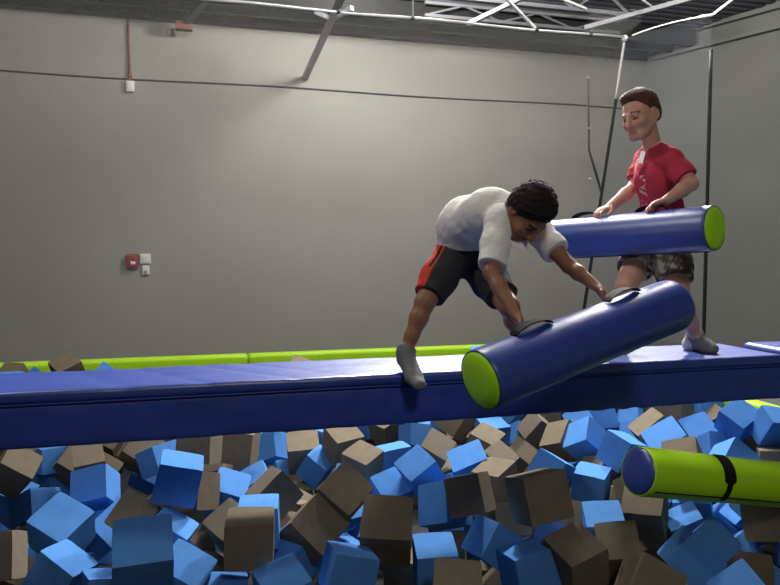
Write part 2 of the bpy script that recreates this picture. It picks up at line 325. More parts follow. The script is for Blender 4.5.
# ------------------------------------------------------------------ foam blocks
FOAM = '''G|-1.1145,4.6804,-0.6005,0.6515,0.3713,0.0820,0.6564,0.2112,0.2102,0.2107|leftmost corner-up charcoal foam block just below the beam
B|-1.0248,5.3091,-0.7151,0.9635,-0.0372,0.0118,0.2647,0.1888,0.1959,0.1744|leftmost flat-lying blue foam block right under the beam
G|-0.6838,4.7063,-0.6072,0.9646,0.2410,-0.0351,0.1012,0.1844,0.2008,0.1996|leftmost edge-tipped charcoal foam block just below the beam
G|-0.8766,5.2850,-0.7502,0.3432,0.8803,0.1327,-0.2993,0.1974,0.2151,0.2157|leftmost corner-up charcoal foam block right under the beam
B|-0.5666,4.0878,-0.5661,0.0710,0.1192,0.9427,-0.3033,0.1983,0.2056,0.1864|leftmost edge-tipped blue foam block just below the beam
B|-1.1791,4.9341,-0.8847,0.7984,0.1847,0.0170,0.5729,0.2134,0.1958,0.2203|leftmost edge-tipped blue foam block in mid pit
B|-0.9993,4.7506,-0.8630,0.7784,0.4697,-0.3929,-0.1385,0.2023,0.1790,0.2054|leftmost corner-up blue foam block in mid pit
B|-0.6738,3.6978,-0.6325,0.8510,0.2782,-0.0979,0.4345,0.2175,0.2220,0.2189|second corner-up blue foam block from the left in mid pit
B|-0.4922,3.9142,-0.7418,0.3971,0.8149,0.0889,-0.4127,0.1758,0.2005,0.2021|third corner-up blue foam block from the left in mid pit
B|-0.6227,3.3723,-0.7140,0.2567,-0.2466,-0.9343,-0.0179,0.2017,0.1846,0.1836|leftmost edge-tipped blue foam block nearest the camera
B|-0.4112,3.2162,-0.7618,0.9841,-0.0942,0.0732,0.1318,0.2063,0.2075,0.1807|leftmost flat-lying blue foam block nearest the camera
B|-0.2277,2.8468,-0.4517,0.8809,-0.4716,-0.0173,0.0352,0.2220,0.2191,0.2130|second edge-tipped blue foam block from the left nearest the camera
B|-0.1661,3.3825,-0.6092,0.9565,0.0353,0.2565,-0.1346,0.1883,0.2007,0.2002|third edge-tipped blue foam block from the left nearest the camera
B|-0.0984,2.9860,-0.6325,0.9449,0.1552,0.2385,-0.1621,0.1979,0.2036,0.2049|fourth edge-tipped blue foam block from the left nearest the camera
B|-0.1127,3.5406,-0.3728,0.9911,0.0556,0.1204,-0.0106,0.2066,0.1970,0.2020|leftmost flat-lying blue foam block just below the beam
B|-0.3545,5.1767,-0.8315,0.3490,0.9004,0.0071,-0.2595,0.2059,0.2220,0.2220|leftmost corner-up blue foam block just below the beam
G|-0.3116,3.6152,-0.5837,0.8230,0.4665,0.0704,-0.3165,0.1985,0.1906,0.1992|leftmost corner-up charcoal foam block in mid pit
B|-0.2717,4.8641,-0.6521,0.1955,0.4019,0.8917,-0.0712,0.2017,0.2015,0.1798|second edge-tipped blue foam block from the left just below the beam
G|-0.4023,5.0565,-0.6474,0.3157,0.8911,0.0735,-0.3176,0.2220,0.2220,0.2220|second corner-up charcoal foam block from the left right under the beam
B|-0.4335,5.7162,-0.8006,0.0383,0.5816,0.8041,-0.1171,0.1985,0.1736,0.1736|second flat-lying blue foam block from the left right under the beam
G|-0.1380,5.3982,-0.6832,0.6694,0.5476,-0.3930,-0.3124,0.1990,0.1759,0.1988|leftmost flat-lying charcoal foam block right under the beam
G|-0.0118,4.2797,-0.4283,0.0149,-0.1931,-0.9736,0.1210,0.2120,0.1984,0.1866|second flat-lying charcoal foam block from the left right under the beam
G|0.2494,4.6812,-0.5552,0.0510,-0.1670,-0.9825,0.0650,0.2071,0.2127,0.2033|third flat-lying charcoal foam block from the left right under the beam
B|0.4123,5.4739,-0.7817,0.9981,0.0530,-0.0137,0.0286,0.1888,0.2131,0.2111|third flat-lying blue foam block from the left right under the beam
B|0.5182,5.2341,-0.7342,0.1231,0.3403,0.8967,-0.2549,0.1741,0.1839,0.2050|leftmost corner-up blue foam block right under the beam
G|0.6947,4.8626,-0.6801,0.9802,0.1908,-0.0356,-0.0389,0.2220,0.2213,0.2191|second edge-tipped charcoal foam block from the left just below the beam
B|0.7599,4.6524,-0.7227,0.8506,0.3082,0.0550,0.4224,0.1828,0.1732,0.1902|third edge-tipped blue foam block from the left just below the beam
B|0.1390,3.9457,-0.6204,0.9631,0.2027,0.1448,-0.1017,0.1891,0.1973,0.1994|fourth corner-up blue foam block from the left in mid pit
B|0.3768,4.7418,-0.8407,0.9617,0.1380,-0.2364,0.0127,0.1800,0.2060,0.2045|fifth corner-up blue foam block from the left in mid pit
G|0.3713,3.7187,-0.5580,0.5734,-0.2616,-0.2180,0.7452,0.1954,0.2071,0.1885|second edge-tipped charcoal foam block from the left in mid pit
B|0.2620,3.3326,-0.5497,0.9975,0.0092,-0.0082,-0.0691,0.1899,0.2001,0.1984|leftmost flat-lying blue foam block in mid pit
G|0.1953,2.9878,-0.4839,0.9970,0.0279,0.0106,-0.0708,0.2020,0.1970,0.1981|second flat-lying charcoal foam block from the left nearest the camera
G|0.1513,3.5544,-0.6685,0.8141,0.2841,-0.0542,-0.5037,0.1992,0.1861,0.1996|second edge-tipped charcoal foam block from the left nearest the camera
G|-0.0449,3.7872,-0.5264,0.7116,0.5263,0.3979,0.2413,0.2006,0.1943,0.1983|leftmost edge-tipped charcoal foam block in mid pit
B|0.4344,3.3243,-0.7308,0.3493,-0.7430,0.5533,-0.1405,0.1956,0.1720,0.1944|fifth edge-tipped blue foam block from the left nearest the camera
G|0.6733,3.3406,-0.4590,0.8239,0.3935,0.1902,-0.3607,0.2026,0.1995,0.1970|second corner-up charcoal foam block from the left in mid pit
G|0.5158,3.2939,-0.6006,0.8307,0.3739,0.2699,-0.3119,0.2220,0.2186,0.2220|leftmost corner-up charcoal foam block nearest the camera
G|0.8006,2.9729,-0.5096,0.9373,0.3060,-0.0338,-0.1633,0.2220,0.2220,0.2220|third edge-tipped charcoal foam block from the left nearest the camera
B|0.5819,2.7819,-0.5825,0.9898,-0.0551,0.1315,0.0024,0.1904,0.1981,0.1734|fourth flat-lying blue foam block from the left nearest the camera
B|0.3134,2.7537,-0.6359,0.7890,0.1536,0.0247,-0.5943,0.1996,0.1842,0.1997|third flat-lying blue foam block from the left nearest the camera
B|0.0749,2.9522,-0.7655,0.9981,0.0471,0.0355,-0.0162,0.2000,0.2220,0.2220|second flat-lying blue foam block from the left nearest the camera
G|-0.1753,3.1660,-0.7712,0.9232,0.0487,0.0719,0.3745,0.1981,0.1942,0.2040|leftmost flat-lying charcoal foam block nearest the camera
G|-0.8766,3.3820,-0.6125,0.7225,-0.1691,0.1163,0.6602,0.2020,0.1800,0.2047|leftmost edge-tipped charcoal foam block nearest the camera
B|0.8586,5.0125,-0.6314,0.0736,-0.3107,-0.9463,-0.0502,0.2121,0.1891,0.1801|fourth flat-lying blue foam block from the left right under the beam
G|0.9262,4.5900,-0.5630,0.9743,0.1759,-0.0216,0.1393,0.2105,0.2089,0.2075|leftmost edge-tipped charcoal foam block right under the beam
B|1.3603,5.6275,-0.7283,0.6473,0.5542,-0.4388,-0.2850,0.2104,0.1873,0.2104|fifth flat-lying blue foam block from the left right under the beam
G|1.4443,5.4312,-0.7006,0.0257,0.4919,0.8500,0.1866,0.1962,0.1883,0.1772|rightmost edge-tipped charcoal foam block right under the beam
G|0.9654,4.1866,-0.5889,0.9232,0.1519,-0.0715,0.3457,0.1960,0.1917,0.1991|third edge-tipped charcoal foam block from the left just below the beam
B|1.0581,3.8526,-0.6648,0.5752,0.1454,-0.2647,0.7602,0.1932,0.1891,0.1983|second edge-tipped blue foam block from the left in mid pit
B|1.2073,3.7314,-0.5239,0.0885,0.6107,0.7226,0.3116,0.2027,0.1827,0.2152|sixth corner-up blue foam block from the left in mid pit
G|1.8112,4.8089,-0.5243,0.8380,0.2968,-0.4276,0.1640,0.1979,0.1976,0.1981|third corner-up charcoal foam block from the left right under the beam
G|1.4678,4.2838,-0.5797,0.8979,0.2810,0.1836,-0.2848,0.1909,0.1988,0.1990|second corner-up charcoal foam block from the left just below the beam
B|1.5669,3.8608,-0.5586,0.9594,0.1405,-0.2230,-0.1009,0.2157,0.2098,0.2098|eighth corner-up blue foam block from the left in mid pit
B|1.6002,5.1272,-0.6962,0.0718,0.6048,0.7680,-0.1980,0.1903,0.1852,0.1733|leftmost edge-tipped blue foam block right under the beam
B|1.6983,5.3588,-0.7121,0.0255,-0.2054,-0.9733,-0.0989,0.2032,0.2162,0.2155|rightmost flat-lying blue foam block right under the beam
B|1.2656,4.5082,-0.6701,0.9974,-0.0320,-0.0606,0.0206,0.1993,0.1988,0.1820|rightmost flat-lying blue foam block just below the beam
G|1.9113,4.4725,-0.6084,0.9153,0.1982,-0.0479,0.3473,0.1979,0.1911,0.1990|fourth edge-tipped charcoal foam block from the left just below the beam
B|2.2357,5.0983,-0.7075,0.9872,0.1551,-0.0306,0.0214,0.2179,0.2164,0.2166|second edge-tipped blue foam block from the left right under the beam
B|2.3761,5.1610,-0.7348,0.8169,0.5443,0.1236,0.1455,0.2131,0.1898,0.2119|fourth edge-tipped blue foam block from the left just below the beam
G|2.5832,5.0198,-0.6826,0.8900,0.1078,-0.4364,-0.0761,0.2056,0.1886,0.1775|rightmost corner-up charcoal foam block right under the beam
G|2.5218,4.4763,-0.6314,0.7859,0.2097,-0.3426,-0.4700,0.2130,0.2149,0.2144|rightmost corner-up charcoal foam block just below the beam
G|2.8485,5.3898,-0.6657,0.7764,0.6057,0.1506,0.0874,0.2023,0.1800,0.2016|fourth flat-lying charcoal foam block from the left right under the beam
B|2.8043,4.7164,-0.5723,0.9040,0.3018,-0.3009,-0.0358,0.1907,0.1790,0.1921|rightmost corner-up blue foam block right under the beam
B|2.5823,4.2908,-0.5693,0.8511,-0.1394,-0.4053,0.3031,0.2091,0.2119,0.1799|second corner-up blue foam block from the left just below the beam
B|2.6402,3.9218,-0.5629,0.2936,0.5451,0.5768,0.5329,0.2065,0.2094,0.2068|fifth edge-tipped blue foam block from the left just below the beam
B|2.3860,3.8731,-0.7285,0.9178,0.0833,-0.0024,-0.3883,0.2043,0.1855,0.1841|rightmost flat-lying blue foam block in mid pit
B|3.0507,4.8642,-0.5922,0.8610,0.5075,0.0295,0.0148,0.2072,0.2031,0.2067|third edge-tipped blue foam block from the left right under the beam
B|3.3153,4.8559,-0.6361,0.8884,0.3618,0.0014,-0.2826,0.1808,0.1968,0.1982|fourth edge-tipped blue foam block from the left right under the beam
B|3.1995,4.5624,-0.6595,0.7191,0.2955,-0.4452,-0.4443,0.1959,0.1785,0.1994|third corner-up blue foam block from the left just below the beam
G|2.9113,3.9728,-0.4625,0.9317,-0.0156,-0.3422,-0.1212,0.2161,0.2033,0.2035|fifth edge-tipped charcoal foam block from the left just below the beam
B|2.7386,3.5772,-0.4361,0.9294,0.1180,-0.3129,-0.1559,0.2220,0.2183,0.2213|fourth corner-up blue foam block from the left just below the beam
G|2.6754,3.3689,-0.4654,0.8891,0.2404,-0.2517,-0.2973,0.1945,0.1927,0.1920|rightmost corner-up charcoal foam block in mid pit
B|3.5123,4.2737,-0.5994,0.9452,0.2385,-0.2031,-0.0914,0.2049,0.2108,0.2121|fifth corner-up blue foam block from the left just below the beam
G|3.6874,4.3386,-0.5490,0.9613,0.0561,-0.2412,-0.1209,0.1987,0.2009,0.2015|rightmost edge-tipped charcoal foam block just below the beam
G|3.4761,4.4914,-0.4633,0.0815,0.5132,0.8496,-0.0905,0.1949,0.2003,0.1911|rightmost flat-lying charcoal foam block right under the beam
B|3.7109,4.4808,-0.4445,0.6407,0.3245,-0.5221,-0.4601,0.2002,0.1851,0.2011|rightmost edge-tipped blue foam block right under the beam
B|3.5660,3.9588,-0.4217,0.9301,0.2853,-0.1929,0.1279,0.2014,0.1933,0.1962|rightmost corner-up blue foam block just below the beam
B|3.6640,3.7398,-0.4230,0.3791,0.6926,0.3342,0.5146,0.1791,0.2109,0.2109|rightmost edge-tipped blue foam block just below the beam
B|3.1812,3.5718,-0.5767,0.7922,0.4549,0.2130,-0.3466,0.2070,0.2068,0.2069|rightmost corner-up blue foam block in mid pit
B|3.4637,4.0473,-0.6408,0.0902,0.7336,0.6189,-0.2659,0.1945,0.1860,0.1855|rightmost edge-tipped blue foam block in mid pit
G|3.5884,3.6449,-0.6274,0.9489,-0.0672,-0.0167,-0.3078,0.2011,0.2011,0.1820|rightmost flat-lying charcoal foam block in mid pit
B|2.3147,2.7445,-0.6729,0.8117,0.2381,0.2488,-0.4717,0.1830,0.1964,0.1968|eleventh edge-tipped blue foam block from the left nearest the camera
B|2.1137,2.6010,-0.6314,0.6439,0.6263,0.0928,-0.4296,0.1899,0.1830,0.1983|tenth edge-tipped blue foam block from the left nearest the camera
B|2.0939,2.2347,-0.6491,0.5504,0.2854,-0.2088,-0.7563,0.1991,0.1828,0.2003|rightmost edge-tipped blue foam block nearest the camera
B|2.7049,2.7875,-0.9811,0.7904,0.2319,0.0869,-0.5603,0.1954,0.2220,0.2220|the only corner-up blue foam block nearest the camera
G|2.7576,2.8498,-0.5923,0.6546,0.6495,-0.3334,-0.1959,0.2120,0.2002,0.1938|rightmost flat-lying charcoal foam block nearest the camera
G|2.5186,2.7347,-0.8039,0.8074,0.5630,0.1765,-0.0008,0.2015,0.1755,0.1992|rightmost corner-up charcoal foam block nearest the camera
G|1.8890,2.8089,-0.6613,0.9207,0.2780,-0.1781,-0.2083,0.1914,0.1926,0.1999|rightmost edge-tipped charcoal foam block nearest the camera
B|1.9416,3.0264,-0.6478,0.9663,0.1334,-0.0888,-0.2016,0.1859,0.1985,0.1996|eighth edge-tipped blue foam block from the left nearest the camera
G|1.5437,2.9643,-0.4199,0.7945,0.6046,-0.0370,0.0427,0.2220,0.2220,0.2199|second flat-lying charcoal foam block from the left in mid pit
G|1.6337,2.7698,-0.6604,0.9772,0.1494,-0.1355,0.0665,0.2020,0.2126,0.2213|second corner-up charcoal foam block from the left nearest the camera
B|2.1115,3.8854,-0.6252,0.6757,0.5317,-0.1457,-0.4894,0.1946,0.1785,0.1969|ninth corner-up blue foam block from the left in mid pit
G|1.6197,3.6321,-0.5685,0.9480,0.0144,-0.1106,0.2980,0.2061,0.1822,0.1860|leftmost flat-lying charcoal foam block in mid pit
G|1.8779,4.2075,-0.6629,0.8586,0.2146,0.2120,-0.4144,0.1797,0.2010,0.2007|rightmost edge-tipped charcoal foam block in mid pit
G|2.2438,4.6546,-0.7826,0.8857,0.2321,0.2446,-0.3193,0.1791,0.2044,0.2024|third corner-up charcoal foam block from the left just below the beam
G|1.3323,3.3056,-0.5084,0.7727,0.5370,-0.3017,-0.1534,0.1903,0.1991,0.1917|third edge-tipped charcoal foam block from the left in mid pit
B|1.2509,3.4595,-0.6136,0.7476,0.0130,-0.5726,0.3362,0.2161,0.2004,0.2085|seventh corner-up blue foam block from the left in mid pit
B|1.0010,2.8936,-0.6592,0.9929,0.0631,-0.0234,-0.0977,0.1839,0.2094,0.2040|fifth flat-lying blue foam block from the left nearest the camera
B|1.3504,3.0557,-0.6672,0.8858,-0.0105,-0.4537,0.0974,0.1850,0.1916,0.1822|seventh edge-tipped blue foam block from the left nearest the camera
B|1.4441,2.8564,-0.7087,0.9946,-0.0642,-0.0735,0.0364,0.2185,0.1981,0.1855|rightmost flat-lying blue foam block nearest the camera
G|0.9676,2.5356,-0.6199,0.9620,0.2066,-0.0119,-0.1780,0.1913,0.1940,0.1995|fourth edge-tipped charcoal foam block from the left nearest the camera
G|0.9788,3.2450,-0.8565,0.0157,0.2962,0.9539,-0.0446,0.1811,0.2100,0.1855|third flat-lying charcoal foam block from the left nearest the camera
B|1.0992,3.0451,-0.8472,0.4360,0.7879,-0.0554,-0.4315,0.1826,0.2116,0.2119|sixth edge-tipped blue foam block from the left nearest the camera
G|1.4256,2.7948,-0.8970,0.8746,0.1080,0.0743,-0.4668,0.1796,0.1986,0.2050|fourth flat-lying charcoal foam block from the left nearest the camera
G|1.8522,2.5403,-0.6874,0.0564,-0.7494,-0.5650,0.3406,0.2020,0.2022,0.1800|third corner-up charcoal foam block from the left nearest the camera
G|1.5455,3.3520,-0.6954,0.8649,0.4982,0.0482,0.0373,0.1959,0.1774,0.1948|fifth edge-tipped charcoal foam block from the left nearest the camera
B|2.5458,3.1461,-0.7675,0.9431,0.0127,-0.2598,-0.2070,0.1800,0.2051,0.2026|ninth edge-tipped blue foam block from the left nearest the camera
G|-1.0288,6.0850,-0.2261,0.9300,0.2217,-0.1356,0.2600,0.1967,0.1936,0.1967|leftmost corner-up charcoal foam block behind the beam
G|-1.6219,6.9275,-0.3980,0.7846,0.1864,-0.2689,0.5266,0.1864,0.1878,0.2011|the only edge-tipped charcoal foam block behind the beam
B|-1.3599,6.6742,-0.4243,0.7971,0.4289,-0.0272,-0.4242,0.2036,0.1800,0.2021|leftmost corner-up blue foam block behind the beam
B|-0.7767,6.0669,-0.3155,0.8703,0.3560,0.3133,-0.1330,0.1828,0.1995,0.2003|rightmost corner-up blue foam block behind the beam
G|0.7321,5.2973,-0.2064,0.9444,0.2686,0.1423,-0.1256,0.1936,0.1983,0.1985|rightmost corner-up charcoal foam block behind the beam
B|-1.2851,5.3830,-0.2269,0.9721,0.1016,0.0437,0.2067,0.1909,0.1996,0.1985|leftmost flat-lying blue foam block behind the beam
B|1.8759,6.3309,-0.4020,0.6782,0.4755,-0.3657,-0.4245,0.2012,0.1808,0.2009|rightmost flat-lying blue foam block behind the beam
B|2.3134,5.4832,-0.1965,0.9758,0.1582,-0.0162,-0.1502,0.2001,0.1976,0.1978|the only edge-tipped blue foam block behind the beam
G|-1.1668,4.9585,-0.4848,0.6381,-0.5059,-0.4723,0.3375,0.1980,0.1980,0.1980|the only flat-lying charcoal half-buried foam block right under the beam
B|2.3015,4.8516,-0.4271,0.4917,0.6953,-0.0834,-0.5175,0.1980,0.1980,0.1980|the only edge-tipped blue half-buried foam block right under the beam
G|3.4953,4.7420,-0.4859,0.2116,-0.5476,-0.5749,-0.5699,0.1980,0.1980,0.1980|rightmost corner-up charcoal half-buried foam block right under the beam
B|-1.0681,3.7551,-0.6451,0.8787,0.1497,-0.3246,0.3163,0.1980,0.1980,0.1980|leftmost edge-tipped blue half-buried foam block in mid pit
G|-0.6577,5.4989,-0.6344,0.2053,-0.4389,0.7582,0.4363,0.1980,0.1980,0.1980|second corner-up charcoal half-buried foam block from the left right under the beam
G|-0.1705,4.0061,-0.6397,0.7398,0.5512,0.2443,-0.2986,0.1980,0.1980,0.1980|leftmost corner-up charcoal half-buried foam block in mid pit
B|0.7210,3.5924,-0.6249,0.1915,0.2752,-0.8664,-0.3700,0.1980,0.1980,0.1980|fourth edge-tipped blue half-buried foam block from the left in mid pit
G|2.1891,3.0452,-0.5924,0.4711,0.7980,-0.3424,-0.1550,0.1980,0.1980,0.1980|rightmost edge-tipped charcoal half-buried foam block nearest the camera
G|2.3663,3.3386,-0.6088,0.9625,-0.2713,0.0063,-0.0057,0.1980,0.1980,0.1980|rightmost edge-tipped charcoal half-buried foam block in mid pit
B|2.9147,3.0390,-0.6485,0.7356,-0.0547,0.3140,-0.5977,0.1980,0.1980,0.1980|seventh corner-up blue half-buried foam block from the left nearest the camera
B|-0.6369,4.4686,-0.7704,0.7764,0.2435,0.0885,0.5745,0.1980,0.1980,0.1980|second edge-tipped blue half-buried foam block from the left in mid pit
G|-0.6428,4.9180,-0.7314,0.4187,0.6335,-0.6499,0.0306,0.1980,0.1980,0.1980|the only corner-up charcoal half-buried foam block just below the beam
G|-0.6973,5.7751,-0.7924,0.5335,-0.5524,-0.6405,0.0007,0.1980,0.1980,0.1980|leftmost corner-up charcoal half-buried foam block right under the beam
B|-0.1530,3.5966,-0.7892,0.5241,-0.4019,-0.0900,0.7454,0.1980,0.1980,0.1980|second corner-up blue half-buried foam block from the left nearest the camera
G|-0.0654,4.2467,-0.7586,0.6903,0.2789,-0.6674,0.0181,0.1980,0.1980,0.1980|leftmost edge-tipped charcoal half-buried foam block in mid pit
G|0.0859,4.9769,-0.7559,0.2918,0.7647,0.5225,-0.2390,0.1980,0.1980,0.1980|leftmost edge-tipped charcoal half-buried foam block just below the beam
G|0.4348,3.6693,-0.7865,0.0840,-0.8904,0.4242,-0.1421,0.1980,0.1980,0.1980|second edge-tipped charcoal half-buried foam block from the left nearest the camera
G|0.5677,2.9937,-0.7733,0.2979,-0.2808,-0.9123,0.0066,0.1980,0.1980,0.1980|third edge-tipped charcoal half-buried foam block from the left nearest the camera
G|0.4878,3.9385,-0.7889,0.6557,0.5604,0.4203,0.2816,0.1980,0.1980,0.1980|leftmost flat-lying charcoal half-buried foam block in mid pit
B|0.7440,3.8648,-0.7415,0.0807,-0.5343,-0.2075,0.8155,0.1980,0.1980,0.1980|leftmost corner-up blue half-buried foam block in mid pit
B|0.8963,4.3421,-0.7753,0.6086,0.2892,0.7360,0.0659,0.1980,0.1980,0.1980|second corner-up blue half-buried foam block from the left in mid pit
B|1.3511,3.6464,-0.7831,0.2245,-0.8197,-0.4255,-0.3110,0.1980,0.1980,0.1980|third edge-tipped blue half-buried foam block from the left nearest the camera
B|1.4718,4.1142,-0.7891,0.1456,0.1476,0.9610,-0.1831,0.1980,0.1980,0.1980|third corner-up blue half-buried foam block from the left in mid pit
G|1.6220,4.3661,-0.7842,0.8569,0.0364,0.5122,-0.0452,0.1980,0.1980,0.1980|fourth edge-tipped charcoal half-buried foam block from the left in mid pit
B|1.7456,3.1728,-0.7523,0.2052,-0.3127,-0.9120,0.1685,0.1980,0.1980,0.1980|fourth corner-up blue half-buried foam block from the left nearest the camera
G|1.8271,3.3966,-0.7662,0.0463,-0.6847,0.2762,0.6728,0.1980,0.1980,0.1980|sixth edge-tipped charcoal half-buried foam block from the left nearest the camera
G|1.9746,5.2263,-0.7371,0.6483,0.2073,-0.6785,-0.2762,0.1980,0.1980,0.1980|the only edge-tipped charcoal half-buried foam block right under the beam
B|1.9880,5.5446,-0.7397,0.3675,-0.5962,-0.2587,-0.6653,0.1980,0.1980,0.1980|the only flat-lying blue half-buried foam block right under the beam
G|2.0772,3.4029,-0.7732,0.0026,-0.6335,0.3922,0.6669,0.1980,0.1980,0.1980|seventh edge-tipped charcoal half-buried foam block from the left nearest the camera
G|2.2396,4.1341,-0.7840,0.4795,0.2907,-0.8157,0.1418,0.1980,0.1980,0.1980|fifth edge-tipped charcoal half-buried foam block from the left in mid pit
G|2.4475,3.5276,-0.7649,0.7089,0.7004,-0.0311,-0.0774,0.1980,0.1980,0.1980|rightmost flat-lying charcoal half-buried foam block nearest the camera
G|2.5910,3.7418,-0.7815,0.9296,0.2208,0.0453,0.2915,0.1980,0.1980,0.1980|sixth edge-tipped charcoal half-buried foam block from the left in mid pit
G|2.5841,4.1132,-0.7752,0.4880,-0.7805,0.1724,0.3507,0.1980,0.1980,0.1980|third corner-up charcoal half-buried foam block from the left in mid pit
B|2.6913,3.3050,-0.7237,0.1838,0.5903,-0.2885,0.7311,0.1980,0.1980,0.1980|fourth flat-lying blue half-buried foam block from the left nearest the camera
B|2.8012,3.4928,-0.7559,0.0089,-0.3917,-0.6868,0.6122,0.1980,0.1980,0.1980|fifth corner-up blue half-buried foam block from the left nearest the camera
B|2.8197,3.9763,-0.7367,0.0231,-0.7805,-0.5308,-0.3294,0.1980,0.1980,0.1980|fifth corner-up blue half-buried foam block from the left in mid pit
B|3.0414,3.2563,-0.7858,0.6149,0.6914,0.1751,-0.3363,0.1980,0.1980,0.1980|rightmost edge-tipped blue half-buried foam block nearest the camera
B|3.3198,3.2596,-0.7390,0.3291,-0.5950,-0.7332,0.0003,0.1980,0.1980,0.1980|rightmost corner-up blue half-buried foam block nearest the camera
B|3.2863,3.7160,-0.7854,0.4778,0.0356,-0.6294,-0.6118,0.1980,0.1980,0.1980|rightmost edge-tipped blue half-buried foam block in mid pit
B|3.6810,3.8903,-0.7770,0.5163,0.7092,0.4787,0.0365,0.1980,0.1980,0.1980|rightmost corner-up blue half-buried foam block in mid pit
B|-1.0217,5.4160,-0.9110,0.3640,0.0790,0.0401,-0.9272,0.1980,0.1980,0.1980|the only flat-lying blue half-buried foam block just below the beam
G|-0.8764,3.6226,-0.8581,0.5965,-0.0634,0.2184,-0.7697,0.1980,0.1980,0.1980|leftmost edge-tipped charcoal half-buried foam block nearest the camera
B|-0.9474,3.9710,-0.9125,0.3775,-0.5127,-0.5450,-0.5456,0.1980,0.1980,0.1980|leftmost flat-lying blue half-buried foam block nearest the camera
B|-0.6656,3.8469,-0.9476,0.6479,0.7075,-0.2385,-0.1509,0.1980,0.1980,0.1980|second flat-lying blue half-buried foam block from the left nearest the camera
B|-0.6028,4.2004,-0.9187,0.0032,-0.2956,0.5083,-0.8089,0.1980,0.1980,0.1980|leftmost corner-up blue half-buried foam block nearest the camera
G|-0.0507,3.9057,-0.9046,0.5274,-0.4625,0.3626,0.6136,0.1980,0.1980,0.1980|leftmost flat-lying charcoal half-buried foam block nearest the camera
G|0.0654,3.5465,-0.9123,0.7911,-0.3653,-0.4525,-0.1899,0.1980,0.1980,0.1980|leftmost corner-up charcoal half-buried foam block nearest the camera
B|0.2025,3.9991,-0.9471,0.2713,-0.1133,0.9132,0.2823,0.1980,0.1980,0.1980|third corner-up blue half-buried foam block from the left nearest the camera
G|0.5522,4.2406,-0.8697,0.3657,-0.6763,-0.6386,0.0323,0.1980,0.1980,0.1980|second corner-up charcoal half-buried foam block from the left in mid pit
B|0.6885,3.6206,-0.8957,0.5772,-0.1519,0.7372,0.3167,0.1980,0.1980,0.1980|leftmost edge-tipped blue half-buried foam block nearest the camera
G|0.6420,4.7174,-0.9289,0.9835,0.1393,-0.0563,-0.1005,0.1980,0.1980,0.1980|rightmost flat-lying charcoal half-buried foam block in mid pit
B|0.5921,4.9731,-0.8964,0.8895,-0.4351,-0.0123,0.1386,0.1980,0.1980,0.1980|third edge-tipped blue half-buried foam block from the left in mid pit
B|0.7844,4.0781,-0.9468,0.6114,-0.4348,-0.4907,-0.4432,0.1980,0.1980,0.1980|third flat-lying blue half-buried foam block from the left nearest the camera
G|0.8472,4.9389,-0.9367,0.3383,0.6020,0.7071,-0.1521,0.1980,0.1980,0.1980|second edge-tipped charcoal half-buried foam block from the left in mid pit
G|1.0364,3.5750,-0.9100,0.2337,-0.4150,-0.8778,0.0511,0.1980,0.1980,0.1980|second corner-up charcoal half-buried foam block from the left nearest the camera
B|1.0193,3.8506,-0.9397,0.1968,0.5121,-0.4195,0.7232,0.1980,0.1980,0.1980|second edge-tipped blue half-buried foam block from the left nearest the camera
G|1.2445,3.3748,-0.8588,0.1312,0.6016,-0.4495,-0.6472,0.1980,0.1980,0.1980|fourth edge-tipped charcoal half-buried foam block from the left nearest the camera
G|1.3559,4.4298,-0.8672,0.6952,-0.1465,0.6958,-0.1051,0.1980,0.1980,0.1980|third edge-tipped charcoal half-buried foam block from the left in mid pit
G|1.3580,5.7474,-0.9434,0.5388,0.7875,0.1544,0.2565,0.1980,0.1980,0.1980|second edge-tipped charcoal half-buried foam block from the left just below the beam
G|1.4374,3.0425,-0.9041,0.6886,-0.2824,-0.2344,0.6253,0.1980,0.1980,0.1980|fifth edge-tipped charcoal half-buried foam block from the left nearest the camera
G|1.4863,3.2744,-0.9321,0.3126,0.4725,-0.5446,-0.6184,0.1980,0.1980,0.1980|second flat-lying charcoal half-buried foam block from the left nearest the camera
B|1.4608,3.7389,-0.9369,0.6506,-0.4166,-0.6245,0.1151,0.1980,0.1980,0.1980|fourth edge-tipped blue half-buried foam block from the left nearest the camera
G|1.8816,5.0890,-0.8993,0.5960,-0.4316,-0.2074,-0.6446,0.1980,0.1980,0.1980|rightmost edge-tipped charcoal half-buried foam block just below the beam
G|1.9704,2.9450,-0.8761,0.6418,-0.7582,-0.0622,-0.0968,0.1980,0.1980,0.1980|third flat-lying charcoal half-buried foam block from the left nearest the camera
G|2.3985,3.2796,-0.8693,0.1539,0.0787,0.9522,0.2519,0.1980,0.1980,0.1980|rightmost corner-up charcoal half-buried foam block nearest the camera
B|2.8398,3.1278,-0.9454,0.2558,-0.1059,0.3963,-0.8754,0.1980,0.1980,0.1980|sixth edge-tipped blue half-buried foam block from the left nearest the camera
B|2.8147,4.8603,-0.9089,0.6896,-0.0483,-0.4242,0.5849,0.1980,0.1980,0.1980|fourth corner-up blue half-buried foam block from the left in mid pit
B|3.0387,3.4745,-0.9260,0.0216,-0.6247,0.6239,-0.4690,0.1980,0.1980,0.1980|sixth corner-up blue half-buried foam block from the left nearest the camera
B|3.0332,3.8934,-0.8897,0.1554,-0.6337,-0.1712,0.7382,0.1980,0.1980,0.1980|fifth edge-tipped blue half-buried foam block from the left nearest the camera
B|3.1540,2.9919,-0.9007,0.5498,-0.3726,0.5937,0.4543,0.1980,0.1980,0.1980|rightmost flat-lying blue half-buried foam block nearest the camera
G|3.2673,4.3813,-0.9251,0.2310,-0.3698,-0.7000,-0.5657,0.1980,0.1980,0.1980|rightmost corner-up charcoal half-buried foam block in mid pit
B|3.5671,4.1495,-0.8817,0.5418,0.8264,-0.1028,0.1140,0.1980,0.1980,0.1980|sixth corner-up blue half-buried foam block from the left in mid pit'''
